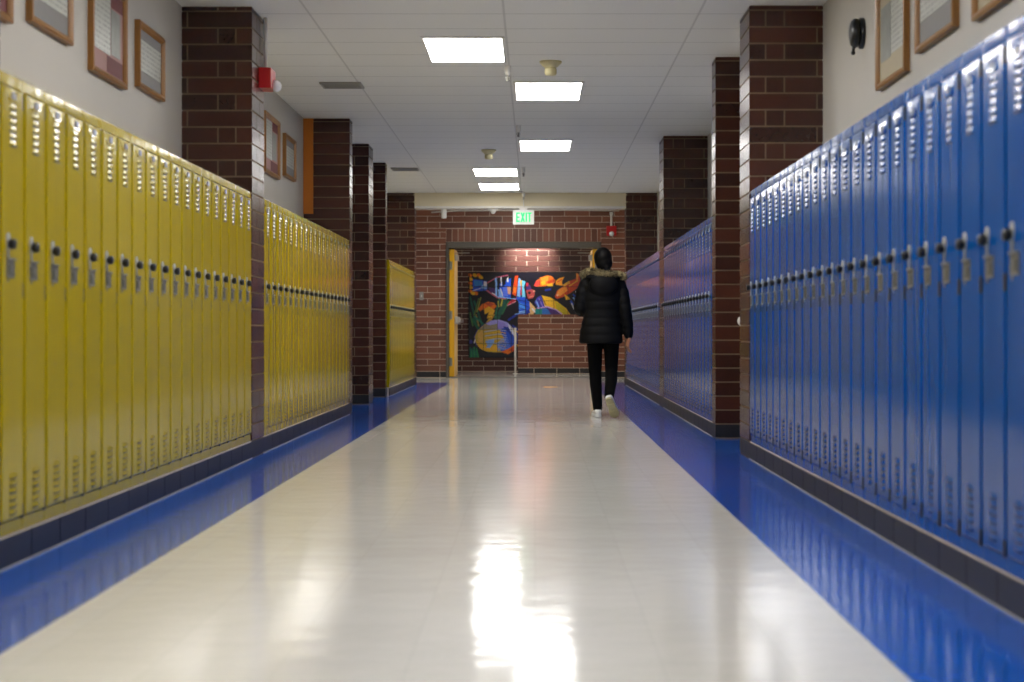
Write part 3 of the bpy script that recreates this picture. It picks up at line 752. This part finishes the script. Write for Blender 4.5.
# ---------------------------------------------------------------- painted fish mural on the far wall
def mural():
    PX0, PX1, PY0, PY1 = 468.5, 595.0, 272.0, 357.5
    s_ = 40.5; step = 0.4
    nx, ny = int((PX1-PX0)/step), int((PY1-PY0)/step)
    C = lin
    bg = C(12,12,30)
    shapes = []
    def S(col, *pts): shapes.append((col, pts, min(p[0] for p in pts), max(p[0] for p in pts), min(p[1] for p in pts), max(p[1] for p in pts)))
    def stroke(col, pts, w):
        for (x0, y0), (x1, y1) in zip(pts, pts[1:]):
            d = math.hypot(x1-x0, y1-y0) or 1; nx_, ny_ = -(y1-y0)/d*w/2, (x1-x0)/d*w/2
            S(col, (x0+nx_,y0+ny_), (x1+nx_,y1+ny_), (x1-nx_,y1-ny_), (x0-nx_,y0-ny_))
    def ell(col, cx, cy, rx, ry, rot=0, n=26):
        c, s = math.cos(rot), math.sin(rot)
        S(col, *[(cx+rx*math.cos(a)*c-ry*math.sin(a)*s, cy+rx*math.cos(a)*s+ry*math.sin(a)*c) for a in [2*math.pi*i/n for i in range(n)]])
    BL, BL2, LB, WH = C(28,84,216), C(22,50,160), C(130,180,245), C(225,228,240)
    OR, OR2, YE, RD = C(240,120,30), C(214,70,24), C(238,186,40), C(190,40,60)
    PU, PK, TE, GR, BK = C(70,40,110), C(190,90,120), C(20,130,130), C(16,90,76), C(10,8,20)
    # weed
    for x0,y0,x1,y1,w,col in ((470,296,476,322,2,GR),(474,300,484,330,2.2,GR),(479,298,474,316,1.3,C(90,120,50)),(472,318,482,334,2.6,C(14,100,70)),
            (481,297,477,312,1.2,C(150,150,60)),(476,314,479,326,1.4,C(150,140,70)),(470,312,473,326,1.4,C(70,120,60)),(506,298,497,320,4,GR),(500,297,495,318,1.8,C(26,110,84)),
            (503,296,501,306,1.6,C(190,180,60)),(498,300,499,307,1.2,C(170,170,60)),(509,300,502,314,1.6,C(40,110,70)),(490,318,486,324,1.6,C(190,160,50)),(494,314,489,322,2,C(200,150,50)),
            (484,324,474,316,1.8,C(24,120,96))): stroke(col, [(x0,y0),(x1,y1)], w)
    # orange fringe and blue tail of the striped fish
    for i, (x, y) in enumerate(((470,275),(471,279),(470.5,283),(471,287),(470.5,291),(475,275),(479,275),(481,277),(476,293),(473,293))):
        ell(YE if i % 2 else OR, x, y, 2.3, 1.7, 0.5)
    for x, y in ((472,281),(472,285),(472,289)): ell(BK, x, y, 1.0, 0.8)
    S(BL, (473,279),(482,280),(487,281),(487.5,290),(480,291),(473,291)); S(C(40,130,210), (474,280),(482,281),(482,285),(475,286))
    S(LB, (482,285),(487,281),(487,289),(481,288)); S(WH, (483.5,281),(487,281.5),(487,286),(484,286)); stroke(BL2, [(473,287),(481,286)], 1); stroke(WH, [(473,290.5),(481,288)], 0.7)
    # striped fish
    S(BK, (487,283),(497,276.5),(508,274.5),(518,276),(526,280.5),(532,286),(534.5,293),(533,297.5),(526,299),(516,299),(505,297),(496,296),(488,291))
    stroke(PK, [(487,283),(497,277),(508,275)], 1.0); stroke(PK, [(486.5,290),(497,297),(506,298.5)], 1.6); S(PU, (488,287),(495,288),(496,294),(490,292)); stroke(WH, [(492,292.5),(499,297)], 1.0)
    S(LB, (495,278),(497,277.5),(497.5,296),(495.5,295)); S(BL, (500,283),(511,278),(511.5,298),(498,296.5)); S(BK, (502,277),(506,276),(505.5,284),(502.5,286))
    S(WH, (500.5,277),(501.8,277),(502,285),(501,286)); S(WH, (507,278),(508.5,276.5),(508.5,282),(507,282)); S(LB, (498,289),(501,290),(504,297),(499,296.5)); stroke(WH, [(500.5,288),(503,296)], 1.0)
    S(C(90,120,240), (503,287),(507,286),(508,296),(503,296)); S(C(214,160,130), (507,286.5),(511,287),(510.5,294),(508,294)); stroke(BK, [(497,286),(512,286.4)], 0.6)
    S(BK, (511,276),(514,276),(513,298),(511,298)); S(OR2, (515,276),(518,275),(517.5,286),(516,296),(512.5,294),(513.5,285)); S(OR, (513.5,286),(516.5,286),(516,293),(513,293))
    S(LB, (518.5,278),(521,279),(520.5,297),(517,296)); S(YE, (520,280),(522,280),(521.5,286),(520.5,286)); S(RD, (520.5,287),(522,287),(521.5,295),(520,295))
    S(C(110,200,235), (522,280),(525.5,281.5),(524,287),(526,298),(522,297)); S(PU, (525,283),(530,285),(532,290),(527,291)); S(RD, (525.5,282),(528.5,283),(528,286),(525.5,286))
    S(C(176,70,70), (526,290),(533,289),(535,294),(533,298),(528,298.5)); ell(BK, 529.5, 292.5, 1.4, 1.4); ell(C(214,140,120), 534, 291, 1.2, 1); stroke(C(214,120,100), [(529,297),(534,295.5)], 1)
    S(RD, (507,304),(511,300),(517,297.5),(515,301),(509,305)); stroke(C(230,160,180), [(507,305.5),(516,301)], 0.8); stroke(LB, [(497,296.5),(516,298.8)], 0.9)
    # blue fin sweeping down
    S(BL, (516,297),(525,297),(529,301),(530,307),(526,315),(519,315),(519,303)); S(C(70,150,245), (519,302),(524,304),(526,309),(519,309)); S(LB, (519,311),(526,310),(524,315),(519,315))
    for a in (299, 303, 307): stroke(BL2, [(518,a),(529,a+4)], 0.8)
    S(C(222,180,120), (529.5,301),(536,308.5),(533,315),(528,315),(530,308)); stroke(WH, [(532,308),(537,314)], 1.3)
    stroke(BL2, [(508,320),(517,314),(530,311.5)], 2.2); stroke(LB, [(515,314),(526,312)], 0.8)
    # yellow and purple fish
    S(C(60,60,170), (534.5,302),(537,297.5),(541,295),(545,303),(547,308.5),(538,308)); stroke(LB, [(536,300),(539,307)], 1.2); stroke(C(150,130,220), [(539,298),(543,307)], 1)
    S(YE, (541,295),(550,297),(558,302),(566,308),(571,315),(561,315),(556,309.5),(545,306.5)); S(C(200,180,30), (555,301),(562,305),(569,313),(562,315),(556,308)); stroke(BK, [(541,295),(546,305)], 0.7)
    S(PU, (536,309),(547,307),(556,310),(563,315.5),(536,315.5)); S(TE, (535.5,309),(542,308),(542,315.5),(535.5,315.5)); S(C(50,110,190), (542,308),(547,308),(552,315.5),(542,315.5)); stroke(C(190,160,220), [(537,308),(547,306.5),(556,309.5),(562,314)], 1.2)
    # two orange fish
    S(OR, (534,285.5),(536,281),(540,277.5),(547,275),(552,276),(555.5,280),(554,283.5),(545,286),(537,286.5)); S(C(226,70,60), (534,285),(536,281),(540,279.5),(540,285),(536,286.5)); S(C(236,160,50), (541,278),(548,276),(548,281),(542,282))
    S(YE, (541,282),(545,280.5),(546,284),(542,285)); S(YE, (546,284),(553,283),(553,286),(548,286)); S(OR2, (547,281),(554,279),(555,281.5),(548,283.5))
    S(C(244,160,30), (555.5,281),(559,278),(564.5,276.5),(562,281),(562.5,285.5),(556,284.5)); stroke(OR2, [(557,282),(562,279)], 0.9)
    S(OR2, (555,296.5),(557,290.5),(563,286),(570,280.5),(576,278.5),(577,272.5),(578.8,275),(580.5,281),(577,288),(570,293),(562,297),(557,298.5)); S(C(240,150,50), (556,295),(559,289),(566,286),(568,290),(560,296))
    S(C(240,180,60), (563,284.5),(569,280.5),(570,283),(564,286.5)); S(C(250,150,40), (576,273),(578.5,274),(578,279),(576,280)); stroke(YE, [(569,286),(578,280)], 1); S(YE, (564,294),(568,296),(570,299),(566,299.8)); ell(C(250,190,150), 557.5, 295, 1.2, 1)
    stroke(LB, [(573,297),(575.5,300.5)], 1.3); stroke(BL, [(570.5,300),(573,305)], 2.0); stroke(WH, [(571.5,303),(574,309)], 1.1); stroke(BL, [(573,294),(576,297)], 1.3); ell(WH, 576.2, 291.7, 1, 1)
    # goldfish in the weed
    S(OR, (478,309),(482,304),(488,301.5),(494,302.5),(496.5,306),(494,309),(488,307),(481,310)); S(C(200,80,50), (484,303),(490,302),(495,304),(490,306.5)); S(YE, (484,309),(489,306),(495,310),(492,317),(487,318),(489,312),(485,314)); S(OR, (478,309),(482,306),(483,309),(480,311))
    # big oval fish
    ov = [(475,336),(478,330),(484,324.5),(492,320),(499,319.3),(507,322),(513.5,328.5),(517,336),(516.5,344),(511,349.5),(503,352),(494,352),(484,351),(477.5,346),(475.3,341)]
    S(C(60,60,160), *[(x-0.8 if x < 495 else x+0.8, y) for x, y in ov]); S(C(196,168,60), *ov); S(C(150,142,120), (484,325),(492,321),(499,320),(499,329),(480,329.5))
    S(C(160,160,235), (486,323.5),(492,320),(499,319.3),(507,322),(512,327),(514,333),(508,329),(503,325),(497,323.5),(489,325)); S(C(150,140,230), (497.5,321),(504,322.5),(508,327),(508,329),(497.5,329))
    S(BL, (500,329),(508,326.5),(512.5,333),(516,341),(511,348.5),(501,351),(498,345),(505,340),(502,334)); S(BL2, (503,326),(508,327),(513,337),(510,334)); S(WH, (508,323),(513,328.5),(515,336),(512.5,334),(509,328))
    for i in range(9):
        y = 330+i*2.1; stroke(YE if i % 2 else C(180,190,230), [(484+i*0.4, y+1.5), (499, y-0.8+i*0.15), (506, y+0.6+i*0.2)], 0.75)
    for i in range(8):
        stroke(C(120,160,245), [(497, 343.5+i*1.0), (507+i*0.5, 335+i*1.7)], 0.6)
    S(YE, (477,341),(483,344),(497.5,346),(498,351.5),(486,351),(478,347)); S(C(222,180,90), (477.5,334),(482,329.5),(484,334),(483,343),(478,341)); S(LB, (485,341.5),(490,339.5),(494.5,339),(494,342.5),(490,347.5),(486,347.5),(488,344)); stroke(BK, [(477,345),(480,349),(486,351.5)], 1)
    S(OR, (501,351.5),(509,348),(516,343.5),(514.5,350),(508,354)); S(OR2, (508,350.5),(516,345),(514,351)); S(BL2, (512,324),(518,328),(519,344),(517.5,336),(515,330)); S(YE, (516,330),(518.5,331),(518,333)); S(YE, (517,344),(518.5,344),(518,347)); stroke(WH, [(475.5,339),(474,343)], 1)
    for i in range(9): stroke((GR, C(16,120,90), C(40,140,80))[i % 3], [(469+i*1.2, 357.3), (470.5+i*0.75, 346.5+(i*37 % 5))], 1.1)
    ell(C(50,50,150), 471, 341.5, 1.6, 2.2); stroke(BL2, [(545,290),(551,289)], 2)
    def inside(px, py, pts):
        r = False; j = len(pts)-1
        for i in range(len(pts)):
            xi, yi = pts[i]; xj, yj = pts[j]
            if (yi > py) != (yj > py) and px < (xj-xi)*(py-yi)/(yj-yi)+xi: r = not r
            j = i
        return r
    cols = [[bg]*nx for _ in range(ny)]
    for col, pts, a, b_, c_, d_ in shapes:
        for iy in range(max(0, int((c_-PY0)/step)), min(ny, int((d_-PY0)/step)+1)):
            py = PY0+(iy+0.5)*step
            for ix in range(max(0, int((a-PX0)/step)), min(nx, int((b_-PX0)/step)+1)):
                if inside(PX0+(ix+0.5)*step, py, pts): cols[iy][ix] = col
    rnd = random.Random(3)
    grid = C(10,10,22)
    vs, fs, cc = [], [], []
    W = nx*step/s_*H; Ht = ny*step/s_*H
    for iy in range(ny+1):
        for ix in range(nx+1): vs.append((ix/nx*W, 0, Ht*(1-iy/ny)))
    for iy in range(ny):
        for ix in range(nx):
            fs.append((iy*(nx+1)+ix, (iy+1)*(nx+1)+ix, (iy+1)*(nx+1)+ix+1, iy*(nx+1)+ix+1))
            px, py = PX0+(ix+0.5)*step, PY0+(iy+0.5)*step
            gx = (px-483.4) % 14.1; gy = (py-286.5) % 14.2
            k = 0.82+0.36*rnd.random(); c = cols[iy][ix]
            cc.append(grid if (min(gx, 14.1-gx) < 0.25 or min(gy, 14.2-gy) < 0.25) else (c[0]*k, c[1]*k, c[2]*k, 1))
    n0 = len(vs)
    T_ = 0.03
    vs += [(0,0,0),(W,0,0),(W,0,Ht),(0,0,Ht),(0,T_,0),(W,T_,0),(W,T_,Ht),(0,T_,Ht)]
    for f in ((0,1,5,4),(1,2,6,5),(2,3,7,6),(3,0,4,7),(4,5,6,7)): fs.append(tuple(n0+i for i in f)); cc.append(grid)
    me = bpy.data.meshes.new('mural_panel'); me.from_pydata(vs, [], fs)
    at = me.color_attributes.new('paint', 'FLOAT_COLOR', 'CORNER')
    flat = []
    for f, c in zip(fs, cc): flat += list(c)*len(f)
    at.data.foreach_set('color', flat)
    t = NT('mural_paint'); a = t.node('ShaderNodeAttribute'); a.attribute_name = 'paint'
    t.l.new(a.outputs['Color'], t.b.inputs['Base Color']); t.b.inputs['Roughness'].default_value = 0.35
    t.bump(t.noise(t.objpos(), 60, 3), 0.1, 0.004)
    me.materials.append(t.mat)
    o = bpy.data.objects.new('mural', me); COL.objects.link(o)
    o.location = ((PX0-535)/s_*H, Y_FAR-0.0312, H*(1+(331-PY1)/s_))
    tag(o, 'large painted mural of bright tropical fish on the far brick wall', 'mural')
mural()

# ---------------------------------------------------------------- the walking person
def person():
    PXm = 108.0
    root = thing('person', 'person walking away in black hooded coat, black trousers and white sneakers', 'person', (0.63, 17.6, 0))
    # ---- body: one continuous surface
    b = MB()
    yaw = Matrix.Rotation(math.radians(14), 3, 'Z')
    hc = Vector((-0.005, 0.02, 1.47))
    def hp(x, y, z): return hc+yaw @ Vector((x, y, z))
    b.ball(hc, (0.070, 0.086, 0.098), rot=yaw); b.ball(hp(0,0.03,-0.05), (0.052,0.055,0.06), rot=yaw)       # skull, jaw
    b.limb([hp(0,0.078,0.012), hp(0,0.1,-0.018)], [0.009,0.013])                                           # nose
    b.limb([hp(-0.018,0.084,-0.05), hp(0.018,0.084,-0.05)], [0.007,0.007])                                 # lips
    b.ball(hp(0,0.075,-0.088), (0.022,0.018,0.016))                                                        # chin
    for s in (-1,1): b.ball(hp(s*0.072,-0.004,-0.008), (0.010,0.02,0.03))                                  # ears
    b.limb([(0,-0.01,1.27), (-0.003,0.01,1.40)], [0.056,0.05])
    def ring(cx, cy, z, rx, ry, n=28, p=2.4):
        out = []
        for k in range(n):
            a = 2*math.pi*k/n; c, s = math.cos(a), math.sin(a)
            out.append((cx+rx*math.copysign(abs(c)**(2/p), c), cy+ry*math.copysign(abs(s)**(2/p), s), z))
        return out
    b.loft([ring(*q) for q in ((0,0,1.32,.05,.05),(0,0,1.285,.11,.07),(0,0,1.25,.145,.08),(0,0,1.1,.14,.09),(0,0,.97,.118,.08),(0,0,.86,.14,.095),(0,0,.77,.14,.095),(0,0,.73,.09,.07))])
    SL, EL, WL_ = (-0.155,0,1.255), (-0.212,-0.02,1.0), (-0.165,0.2,1.03)
    SR, ER, WR_ = (0.15,0,1.25), (0.208,-0.03,0.99), (0.238,0.01,0.745)
    b.limb([SL, EL], [.046,.036]); b.limb([EL, WL_], [.036,.024]); b.limb([SR, ER], [.046,.036]); b.limb([ER, WR_], [.036,.024])
    def hand(w, d, side, thumb, curl):
        w = Vector(w); d = Vector(d).normalized(); t_ = Vector(thumb); t_ = (t_-d*t_.dot(d)).normalized(); nn = d.cross(t_)*side
        b.obox(w+d*0.045, d, t_, nn, 0.045, 0.034, 0.011); b.limb([w-d*0.01, w+d*0.02], [0.022,0.022])
        for i, (L, r) in enumerate(((0.066,.0082),(0.074,.0086),(0.069,.0082),(0.054,.0074))):
            base = w+d*0.085+t_*(0.027-0.018*i); p = [base-d*0.02, base]; dd = d.copy(); a = curl*(1+0.12*i)
            for k in range(3):
                dd = (dd*math.cos(a)+nn*math.sin(a)).normalized(); nn2 = nn
                p.append(p[-1]+dd*L/3*(1.15-0.15*k))
            b.limb(p, [r, r, r*0.95, r*0.9, r*0.8], n=10)
        base = w+d*0.025+t_*0.03
        b.limb([base-t_*0.012, base+(t_*0.75+d*0.6+nn*0.25)*0.028, base+(t_*0.75+d*0.9+nn*0.45)*0.05], [.0115,.0098,.0078], n=10)
    hand(WR_, (-0.12,0.05,-1), 1, (-0.25,0.9,0), 0.32)
    hand(WL_, (0.25,1,0.1), -1, (0.1,0,1), 0.5)
    HL, KL, AL = (-0.08,0,0.80), (-0.07,0.075,0.42), (-0.046,0.10,0.085)
    HR, KR, AR = (0.08,0,0.80), (0.078,0.03,0.44), (0.046,-0.272,0.225)
    b.limb([HL, KL], [.072,.048]); b.limb([KL, (-.062,.07,.30), AL], [.046,.048,.032]); b.limb([HR, KR], [.072,.048]); b.limb([KR, (.07,-.07,.345), AR], [.046,.048,.032])
    footL = [(-0.046,0.075,0.05), (-0.05,0.16,0.04), (-0.056,0.24,0.03)]; footR = [(0.050,-0.308,0.182), (0.073,-0.244,0.123), (0.092,-0.187,0.075)]
    b.limb(footL, [.030,.030,.020]); b.limb(footR, [.028,.026,.018]); b.limb([AL, footL[0]], [.033,.033]); b.limb([AR, footR[0]], [.033,.033])
    fuse(b, 'body', M['skin'], 0.0045, root, 3)
    for s in (-1,1):
        e = MB(); e.ball(hp(s*0.03,0.079,0.01), (0.011,0.008,0.007)); e.ball(hp(s*0.03,0.086,0.01), (0.005,0.003,0.005), m=1); e.build('eye', [M['eye'], M['black_plastic']], root, smooth=True)
    # ---- hair: swept back and tied low
    h = MB()
    h.ball(hp(0,-0.014,0.008), (0.084,0.092,0.100), rot=yaw); h.ball(hp(0.004,-0.045,-0.04), (0.078,0.062,0.08)); h.ball(hp(0.012,-0.062,-0.085), (0.05,0.042,0.05))
    h.limb([hp(0.015,-0.075,-0.08), (0.035,-0.095,1.345), (0.062,-0.10,1.31), (0.085,-0.09,1.295)], [.034,.034,.028,.012])
    hair = fuse(h, 'hair', M['hair'], 0.006, root, 3)
    # ---- coat
    j_ = MB(); qs = []
    base_ = ((1.335,0,.075,.068),(1.31,0,.115,.088),(1.275,-.002,.165,.105),(1.22,-.004,.188,.118),(1.1,-.008,.178,.122),(.965,-.012,.162,.112),(.86,-.018,.182,.126),(.76,-.02,.198,.138),(.69,-.02,.200,.142),(.684,-.02,.185,.128))
    zz = 1.335; zs = []
    while zz > 0.684: zs.append(zz); zz -= 0.0085
    zs.append(0.684)
    for z in zs:
        for (z1_, c1, a1, d1), (z0_, c0, a0, d0) in zip(base_, base_[1:]):
            if z1_ >= z >= z0_-1e-6:
                f = (z1_-z)/(z1_-z0_); puff = 0.0065*abs(math.sin(math.pi*(z-0.684)/0.078))**0.6 if z < 1.27 else 0
                qs.append(ring(c1+(c0-c1)*f, -0.005, z, a1+(a0-a1)*f+puff-.004, d1+(d0-d1)*f+puff-.004, 40, 2.25)); break
    j_.loft(qs)
    def sleeve(pts, rad):
        P_, R_ = [], []
        pts = [Vector(p) for p in pts]
        for i in range(len(pts)-1):
            n = max(2, int((pts[i+1]-pts[i]).length/0.009))
            for k in range(n+(1 if i == len(pts)-2 else 0)):
                f = k/n; P_.append(pts[i].lerp(pts[i+1], f)); R_.append(rad[i]+(rad[i+1]-rad[i])*f)
        L = 0
        for i in range(len(P_)):
            if i: L += (P_[i]-P_[i-1]).length
            R_[i] += 0.006*abs(math.sin(math.pi*L/0.072))**0.6-.003
        j_.limb(P_, R_, 18)
    sleeve([(-0.145,-0.002,1.255), (-0.19,-0.012,1.15), (-0.213,-0.02,1.02), (-0.205,0.02,0.99), (-0.172,0.175,1.025)], [.064,.062,.058,.058,.046])
    sleeve([(0.138,-0.002,1.25), (0.178,-0.012,1.15), (0.206,-0.03,0.99), (0.226,-0.01,0.86), (0.236,0.008,0.765)], [.064,.060,.055,.052,.045])
    j_.ball((0,-0.115,1.225), (0.135,0.055,0.105)); j_.ball((0,-0.09,1.295), (0.165,0.06,0.045))                       # hood lying on the back
    fuse(j_, 'coat', M['jacket'], 0.0075, root, 2)
    # ---- fur edging of the hood
    path = [(-0.187,-0.005,1.312),(-0.16,-0.06,1.338),(-0.12,-0.095,1.352),(-0.06,-0.125,1.338),(0.0,-0.135,1.325),(0.07,-0.125,1.325),(0.13,-0.095,1.322),(0.172,-0.05,1.308),(0.195,0.0,1.295)]
    path = [Vector(p) for p in path]; f = MB(); f.limb(path, [.014,.019,.022,.023,.024,.023,.021,.019,.014], 12)
    rnd = random.Random(5)
    def clump(p, rnd): return min(1, max(0, 0.5+0.5*math.sin(p.x*95+2*math.sin(p.x*41))*math.cos(p.z*60)+rnd.uniform(-.45,.45)))
    for i in range(3400):
        k = rnd.random()*(len(path)-1.001); a = int(k); p = path[a].lerp(path[a+1], k-a); d = (path[a+1]-path[a]).normalized()
        u = d.orthogonal().normalized(); w = d.cross(u); th = rnd.random()*2*math.pi
        n = u*math.cos(th)+w*math.sin(th); tip = (n+d*rnd.uniform(-.5,.5)+Vector((0,0,-0.25))).normalized(); L = rnd.uniform(.012,.030); q = p+n*0.020; sd = d*0.0032; t2 = n.cross(d)*0.0032
        f.add([q+sd, q-sd*0.5+t2, q-sd*0.5-t2, q+tip*L], [(0,1,2),(0,3,1),(1,3,2),(2,3,0)], 0, clump(p, rnd))
    f.build('fur_trim', M['fur'], root)
    # ---- trousers
    t_ = MB(); t_.loft([ring(*q) for q in ((0,0,.93,.125,.09),(0,0,.86,.148,.102),(0,0,.77,.152,.105),(0,0,.735,.11,.085))])
    t_.limb([HL, KL], [.080,.060]); t_.limb([KL, (-.064,.072,.30), (-0.047,0.088,0.085)], [.059,.057,.045]); t_.limb([HR, KR], [.080,.060]); t_.limb([KR, (.072,-.07,.345), (0.046,-0.282,0.205)], [.059,.057,.045])
    fuse(t_, 'trousers', M['trouser'], 0.008, root, 3)
    # ---- sneakers
    def shoe(heel, toe, up):
        heel = Vector(heel); toe = Vector(toe); d = (toe-heel).normalized(); up = Vector(up); up = (up-d*up.dot(d)).normalized(); w = d.cross(up)
        L = (toe-heel).length; sr = thing_child = MB()
        prof = [(-.02,.018,.03),(.0,.033,.062),(.05,.036,.07),(.10,.037,.058),(.15,.043,.042),(.20,.043,.034),(.235,.034,.028),(.25,.015,.018)]
        rings = []
        for a, hw_, ht in prof:
            c = heel+d*(a*L/0.23); n = 18
            rings.append([c+w*hw_*math.cos(2*math.pi*k/n)+up*(ht/2+0.014+ht/2*math.sin(2*math.pi*k/n)) for k in range(n)])
        u = MB(); u.loft(rings); o = u.build('sneaker', M['shoe'], root, smooth=True)
        so = MB(); n = 30; lo, hi = [], []
        outline = [(-.03,0),(-.024,.02),(-.005,.033),(.05,.036),(.10,.034),(.15,.042),(.20,.044),(.24,.03),(.257,0)]
        full = outline+[(a, -b2) for a, b2 in outline[-2:0:-1]]
        lo = [heel+d*(a*L/0.23)+w*b2 for a, b2 in full]; hi = [p+up*0.024 for p in lo]; m_ = len(full)
        so.add(lo+hi, [tuple(range(m_-1,-1,-1)), tuple(range(m_,2*m_))]+[(i, (i+1)%m_, m_+(i+1)%m_, m_+i) for i in range(m_)])
        for i in range(7):
            c = heel+d*((.0+.035*i)*L/0.23)-up*0.001; so.obox(c, w, d, up, 0.028, 0.007, 0.003)
        so.build('outsole', M['sole'] if up.z < 0.9 else M['shoe'], o, bevel=0.003)
        la = MB()
        for i in range(4):
            c = heel+d*((.10+.022*i)*L/0.23)+up*(0.070-0.008*i); la.tube([c-w*0.022-up*.004, c+up*0.004, c+w*0.022-up*.004], 0.003, 6)
        la.build('laces', M['shoe'], o)
    shoe((-0.046,0.055,0.003), (-0.058,0.29,0.003), (0,0,1))
    shoe((0.045,-0.360,0.165), (0.105,-0.195,0.02), (-0.1,0.66,0.75))
    return root
person()

# ---------------------------------------------------------------- lamps beyond the doorway
r = thing('downlight', 'recessed round downlight over the far mural wall', 'light', (-0.10, Y_FAR-0.42, 3.06))
b = MB(); b.lathe([(0.09,0),(0.09,-0.012),(0.07,-0.014),(0.07,-0.004)], n=24); b.build('trim_ring', M['white_trim'], r)
b = MB(); b.lathe([(0.066,-0.003),(0.06,-0.009),(0.02,-0.012)], n=24); b.build('lens', M['lamp_warm'], r)
sl = bpy.data.lights.new('downlight_beam', 'SPOT'); sl.energy = 280; sl.color = (1.0,0.93,0.88); sl.spot_size = math.radians(80); sl.spot_blend = 0.8; sl.shadow_soft_size = 0.06
so = bpy.data.objects.new('downlight_beam', sl); COL.objects.link(so); so.location = (-0.10, Y_FAR-0.42, 3.03); so.rotation_euler = (math.radians(40),0,0)
# vestibule ceiling light, out of sight behind the header
def hidden_light(x, y, z, w, L, label):
    r = thing('ceiling_light', label, 'light', (x, y, z), 0, 'vestibule ceiling lights')
    f = MB(); f.box(-w/2-.02, w/2+.02, -L/2-.02, L/2+.02, -0.01, 0); f.build('frame', M['white_trim'], r, bevel=0.003)
    d = MB(); d.box(-w/2, w/2, -L/2, L/2, -0.016, -0.0105); d.build('diffuser', M['tube_light'], r)
hidden_light(-0.3, 30.6, 3.06, 0.56, 1.2, 'ceiling light panel hidden above the end wall, before the doorway')
hidden_light(0.5, 33.3, 3.06, 0.56, 1.2, 'ceiling light panel hidden beyond the doorway, above the low wall')

# ---------------------------------------------------------------- world, camera, view
w = bpy.data.worlds.new('world'); scene.world = w; w.use_nodes = True
w.node_tree.nodes['Background'].inputs[0].default_value = (0.5,0.5,0.55,1); w.node_tree.nodes['Background'].inputs[1].default_value = 0.05
cam = bpy.data.cameras.new('camera'); co = bpy.data.objects.new('camera', cam); COL.objects.link(co)
co.location = (0,0,H); co.rotation_euler = (math.pi/2, 0, 0)
cam.sensor_width = 36; cam.lens = 1900*36/1024; cam.shift_x = -23/1024; cam.shift_y = -10/1024
cam.dof.use_dof = True; cam.dof.focus_distance = 18.5; cam.dof.aperture_fstop = 3.4
cam.clip_start = 0.05; cam.clip_end = 200
scene.camera = co
scene.view_settings.view_transform = 'Standard'; scene.view_settings.look = 'None'
scene.view_settings.gamma = 1; scene.view_settings.use_curve_mapping = False
scene.view_settings.exposure = 0.5
